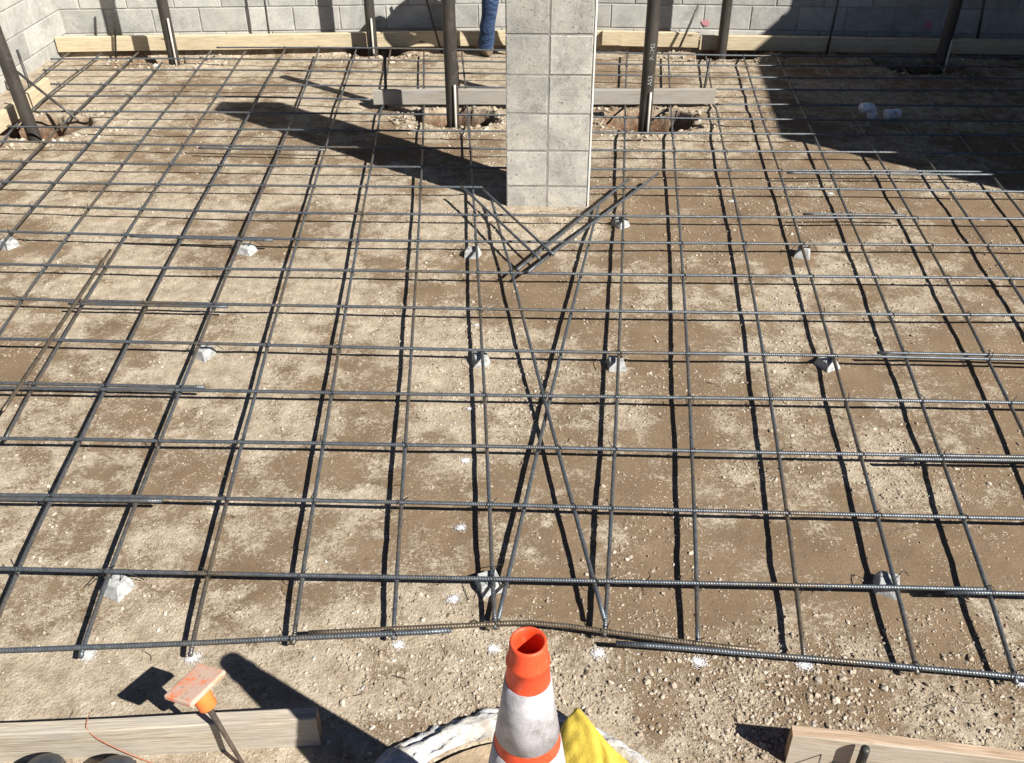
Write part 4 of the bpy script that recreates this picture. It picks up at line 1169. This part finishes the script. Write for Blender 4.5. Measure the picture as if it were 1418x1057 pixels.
# yellow cloth thrown over the drain rim
V, F = [], []
nu, nv = 44, 30
for i in range(nu):
    s = i / (nu - 1)
    cy = 1.572 - 0.36 * s
    cx = 0.168 + 0.080 * s + 0.015 * math.sin(s * 5)
    wd = 0.034 + 0.125 * s ** 0.55
    for j in range(nv):
        u = j / (nv - 1) * 2 - 1
        fold = 0.010 * math.sin(u * 4.5 + s * 2.0) * (0.2 + s) + 0.004 * math.sin(u * 9 - s * 5 + 1)
        cr_ = float(fbm(np.array([u * 2 + s * 3]), np.array([s * 4 - u]), 2.4, 4, 81)[0]) - 0.5
        z = 0.022 + (0.046 + 0.006 * math.sin(7 * s)) * max(0.0, 1 - abs(u + 0.1) ** 1.7) + fold * (1 - u * u * .6) + 0.010 * cr_ - 0.013 * min(1, 3 * s) * math.exp(-((u - 0.28 + 0.35 * s) / 0.09) ** 2) - 0.008 * s * math.exp(-((u + 0.42 - 0.2 * s) / 0.08) ** 2)
        V.append((cx + u * wd + 0.004 * cr_, cy - 0.05 * u * u * (1 - s) + 0.004 * math.sin(u * 5 + s * 7), max(z, 0.024 + 0.003 * cr_)))
for i in range(nu - 1):
    for j in range(nv - 1):
        F.append((i * nv + j, i * nv + j + 1, (i + 1) * nv + j + 1, (i + 1) * nv + j))
cl = link('yellow_cloth', mesh('yellow_cloth', V, F, True), 'yellow')
so = cl.modifiers.new('thick', 'SOLIDIFY'); so.thickness = 0.003
tag(cl, 'crumpled yellow cloth lying beside the traffic cone', 'cloth')

# ================================================================ BOOTS BY THE WEATHERED PLANK
def boot(x, y, rz, label):
    root = empty('work_boot', (x, y, gz(x, y)), (0, 0, rz))
    tag(root, label, 'boot')
    secs = [(-0.17, .034, .040, .30), (-0.155, .040, .03, .30), (-0.09, .045, .03, .30), (-0.055, .046, .03, .20), (-0.02, .046, .03, .150), (0.03, .047, .03, .125), (0.075, .049, .03, .112), (0.105, .046, .03, .098), (0.128, .036, .03, .078), (0.14, .018, .034, .055)]
    n = 16
    V, F = [], []
    for (px, w, zb, zt) in secs:
        for k in range(n):
            t = 2 * math.pi * k / n
            V.append((w * math.cos(t) * (1 if math.sin(t) < 0 else .94), px, (zb + zt) / 2 + (zt - zb) / 2 * math.copysign(abs(math.sin(t)) ** .75, math.sin(t))))
    for i in range(len(secs) - 1):
        for k in range(n):
            k2 = (k + 1) % n
            F.append((i * n + k, (i + 1) * n + k, (i + 1) * n + k2, i * n + k2))
    F.append(tuple(range(n)))
    F.append(tuple(reversed([(len(secs) - 1) * n + k for k in range(n)])))
    o = link('upper', mesh('upper', V, F, True), 'boot_dark', root)
    o.modifiers.new('sub', 'SUBSURF').render_levels = 2
    V, F = [], []
    m_ = 28
    for z in (0.0, 0.034):
        for k in range(m_):
            t = 2 * math.pi * k / m_
            px = -0.015 + 0.162 * math.sin(t)
            w = 0.050 * (1 - .18 * (math.sin(t) < -.2)) * abs(math.cos(t)) ** .55
            V.append((math.copysign(w, math.cos(t)), px, z))
    F = [(k, (k + 1) % m_, m_ + (k + 1) % m_, m_ + k) for k in range(m_)] + [tuple(reversed(range(m_))), tuple(range(m_, 2 * m_))]
    link('sole', mesh('sole', V, F), 'black_base', root)
boot(-1.185, 1.312, R(6), 'dark work boot facing the weathered plank, farther from the orange string')
boot(-1.020, 1.306, R(-6), 'dark work boot facing the weathered plank, next to the orange string')

# ================================================================ PVC FITTINGS IN THE SHADE
el = empty('pipe_elbow', (2.565, 6.53, gz(2.565, 6.53) + 0.045), (0, 0, R(25)))
tag(el, 'white plastic pipe elbow lying in the deep shade', 'pipe fitting')
arc = [(0.05 * math.cos(R(a_)) - .05, 0, 0.05 * math.sin(R(a_)) - 0.01) for a_ in range(0, 91, 10)]
tube('bend', [(0.0, 0, -0.03)] + arc + [(-0.085, 0, 0.04)], 0.028, 'pvc', el, 20)
tube('socket', [(-0.062, 0, 0.04), (-0.075, 0, 0.04), (-0.11, 0, 0.04)], 0.034, 'pvc', el, 20)
tube('socket', [(0, 0, -0.005), (0, 0, -0.02), (0, 0, -0.045)], 0.034, 'pvc', el, 20)
cp = empty('pipe_coupling', (2.70, 6.50, gz(2.70, 6.50) + 0.036), (0, 0, R(12)))
tag(cp, 'white plastic pipe coupling lying beside the pipe elbow', 'pipe fitting')
tube('sleeve', [(-0.05, 0, 0), (-.02, 0, 0), (.02, 0, 0), (0.05, 0, 0)], 0.034, 'pvc', cp, 20)
tube('collar', [(-0.054, 0, 0), (-.05, 0, 0), (-.035, 0, 0)], 0.0375, 'pvc', cp, 20)

# ================================================================ TWIGS AND SCRAPS
TW = Joined()
rr = random.Random(17)
for i in range(46):
    x, y = rr.uniform(-1.3, 1.4), rr.uniform(1.6, 3.4)
    if math.hypot(x - DRAIN[0], y - DRAIN[1]) < .55:
        continue
    L, a_ = rr.uniform(.015, .06), rr.uniform(0, 6.28)
    pts = []
    for k in range(4):
        px, py = x + L * k / 3 * math.cos(a_ + .3 * k * rr.uniform(-1, 1)), y + L * k / 3 * math.sin(a_)
        pts.append((px, py, gz(px, py) + .005 + rr.uniform(0, .004)))
    V, F, _ = tube_data(pts, rr.uniform(.0008, .0016), 5)
    TW.add(V, F)
tag(TW.build('twigs', 'twig'), 'thin dry twigs strewn on the dirt', 'twigs', kind='stuff')

# ================================================================ THE WORKER
person = empty('person', (-0.2, 8.13, 0))
tag(person, 'person in blue jeans and brown boots bending over behind the pier', 'person')
off = Vector((-0.2, 8.13, 0))
def skin(name, chains, mat, parent, root=0, sub=2):
    V, E, RA = [], [], []
    def add(p, r_):
        for i, q_ in enumerate(V):
            if (q_ - p).length < 1e-5:
                return i
        V.append(p)
        RA.append(r_)
        return len(V) - 1
    for ch in chains:
        prev = None
        for (p, r_) in ch:
            i = add(Vector(p) - off, r_)
            if prev is not None and prev != i:
                E.append((prev, i))
            prev = i
    me = bpy.data.meshes.new(name)
    me.from_pydata([tuple(p) for p in V], E, [])
    me.materials.append(M[mat])
    o = link(name, me, None, parent)
    md = o.modifiers.new('skin', 'SKIN')
    md.use_smooth_shade = True
    sv = me.skin_vertices[0].data
    for i, r_ in enumerate(RA):
        sv[i].radius = (r_, r_) if not isinstance(r_, tuple) else r_
        sv[i].use_root = (i == root)
    s_ = o.modifiers.new('sub', 'SUBSURF')
    s_.levels = 1
    s_.render_levels = sub
    return o
pel = (0.02, 8.02, 0.86)
Lh, Lk, La, Lf = (-0.09, 8.02, 0.82), (-0.165, 8.06, 0.47), (-0.205, 8.16, 0.10), (-0.255, 8.27, 0.045)
Rh, Rk, Ra, Rf = (0.12, 8.04, 0.82), (0.24, 8.02, 0.47), (0.33, 8.12, 0.10), (0.28, 8.24, 0.045)
sp1, sp2, nk, hd, hd2 = (-0.13, 8.04, 0.90), (-0.34, 8.06, 0.86), (-0.46, 8.08, 0.78), (-0.53, 8.09, 0.73), (-0.61, 8.10, 0.66)
S1, E1_, W1 = (-0.40, 7.90, 0.82), (-0.33, 7.86, 0.70), (-0.22, 7.90, 0.70)
S2, E2_, W2 = (-0.40, 8.24, 0.83), (-0.40, 8.30, 0.70), (-0.30, 8.20, 0.68)
def fingers(w, d):
    w, d = Vector(w), Vector(d).normalized()
    side = d.cross(Vector((0, 0, 1))).normalized()
    palm = w + d * 0.075
    ch = [[(tuple(w), .026), (tuple(palm), .036)]]
    for k, l in ((-1.5, .062), (-.5, .074), (.5, .07), (1.5, .055)):
        b0 = palm + side * .017 * k
        ch.append([(tuple(palm), .036), (tuple(b0 + d * .03), .0095), (tuple(b0 + d * (.03 + l * .55) - Vector((0, 0, .012))), .0088), (tuple(b0 + d * (.03 + l * .85) - Vector((0, 0, .035))), .008)])
    ch.append([(tuple(w + d * .03), .03), (tuple(w + d * .055 + side * -.04), .011), (tuple(w + d * .085 + side * -.052 - Vector((0, 0, .01))), .0095)])
    return ch
body_ch = [[(pel, .13), (sp1, .125), (sp2, .13), (nk, .055), (hd, .085), (hd2, .078)], [(pel, .13), (Lh, .09), (Lk, .055), (La, .038), (Lf, .032)], [(pel, .13), (Rh, .09), (Rk, .055), (Ra, .038), (Rf, .032)],
           [(sp2, .13), (S1, .055), (E1_, .042), (W1, .028)], [(sp2, .13), (S2, .055), (E2_, .042), (W2, .028)],
           [(hd2, .078), ((-0.668, 8.10, 0.63), .016)]]
body_ch += fingers(W1, (0.55, 0.1, -0.1))
body_ch += fingers(W2, (0.3, -0.5, -0.1))
skin('body', body_ch, 'skin', person)
skin('jeans', [[((0.00, 8.025, 0.90), .150), (pel, .152)], [(pel, .152), (Lh, .112), ((-0.13, 8.04, 0.65), .092), (Lk, .078), ((-0.172, 8.08, 0.38), .070), ((-0.182, 8.095, 0.30), .064), ((-0.198, 8.115, 0.245), .074), ((-0.188, 8.125, 0.20), .064), ((-0.205, 8.14, 0.155), .077), ((-0.197, 8.148, 0.12), .066), ((-0.208, 8.155, 0.085), .074), ((-0.206, 8.158, 0.06), .068)],
               [(pel, .152), (Rh, .112), ((0.18, 8.03, 0.65), .092), (Rk, .080), (Ra, .074), ((0.332, 8.12, 0.07), .07)]], 'denim', person, 1)
skin('shirt', [[((0.0, 8.02, 0.885), .148), (sp1, .150), (sp2, .155), ((-0.43, 8.075, 0.80), .075)], [(sp2, .155), (S1, .075), (E1_, .055), ((-0.25, 7.89, 0.70), .042)], [(sp2, .155), (S2, .075), (E2_, .055), ((-0.33, 8.23, 0.685), .042)]], 'shirt', person, 1)
for foot_, ank in ((Lf, La), (Rf, Ra)):
    d = (Vector(foot_) - Vector(ank)); d.z = 0; d.normalize()
    a_ = Vector(ank); a_.z = 0
    heel, ball, toe = a_ - d * .055 + Vector((0, 0, .045)), a_ + d * .11 + Vector((0, 0, .045)), a_ + d * .19 + Vector((0, 0, .036))
    skin('boot', [[(tuple(heel), .046), (tuple(a_ + Vector((0, 0, .05))), .052), (tuple(ball), .050), (tuple(toe), .032)], [(tuple(a_ + Vector((0, 0, .05))), .052), (tuple(a_ + Vector((0, 0, .15))), .055)]], 'leather', person, 1)
hat = lathe('hard_hat', [(0.150, -0.005), (0.118, 0.0), (0.115, 0.03), (0.105, 0.07), (0.075, 0.105), (0.03, 0.122), (0.0, 0.124)], 'hat', person, 28)
hat.location = Vector((-0.60, 8.095, 0.705)) - off
hat.rotation_euler = (0, R(-52), 0)
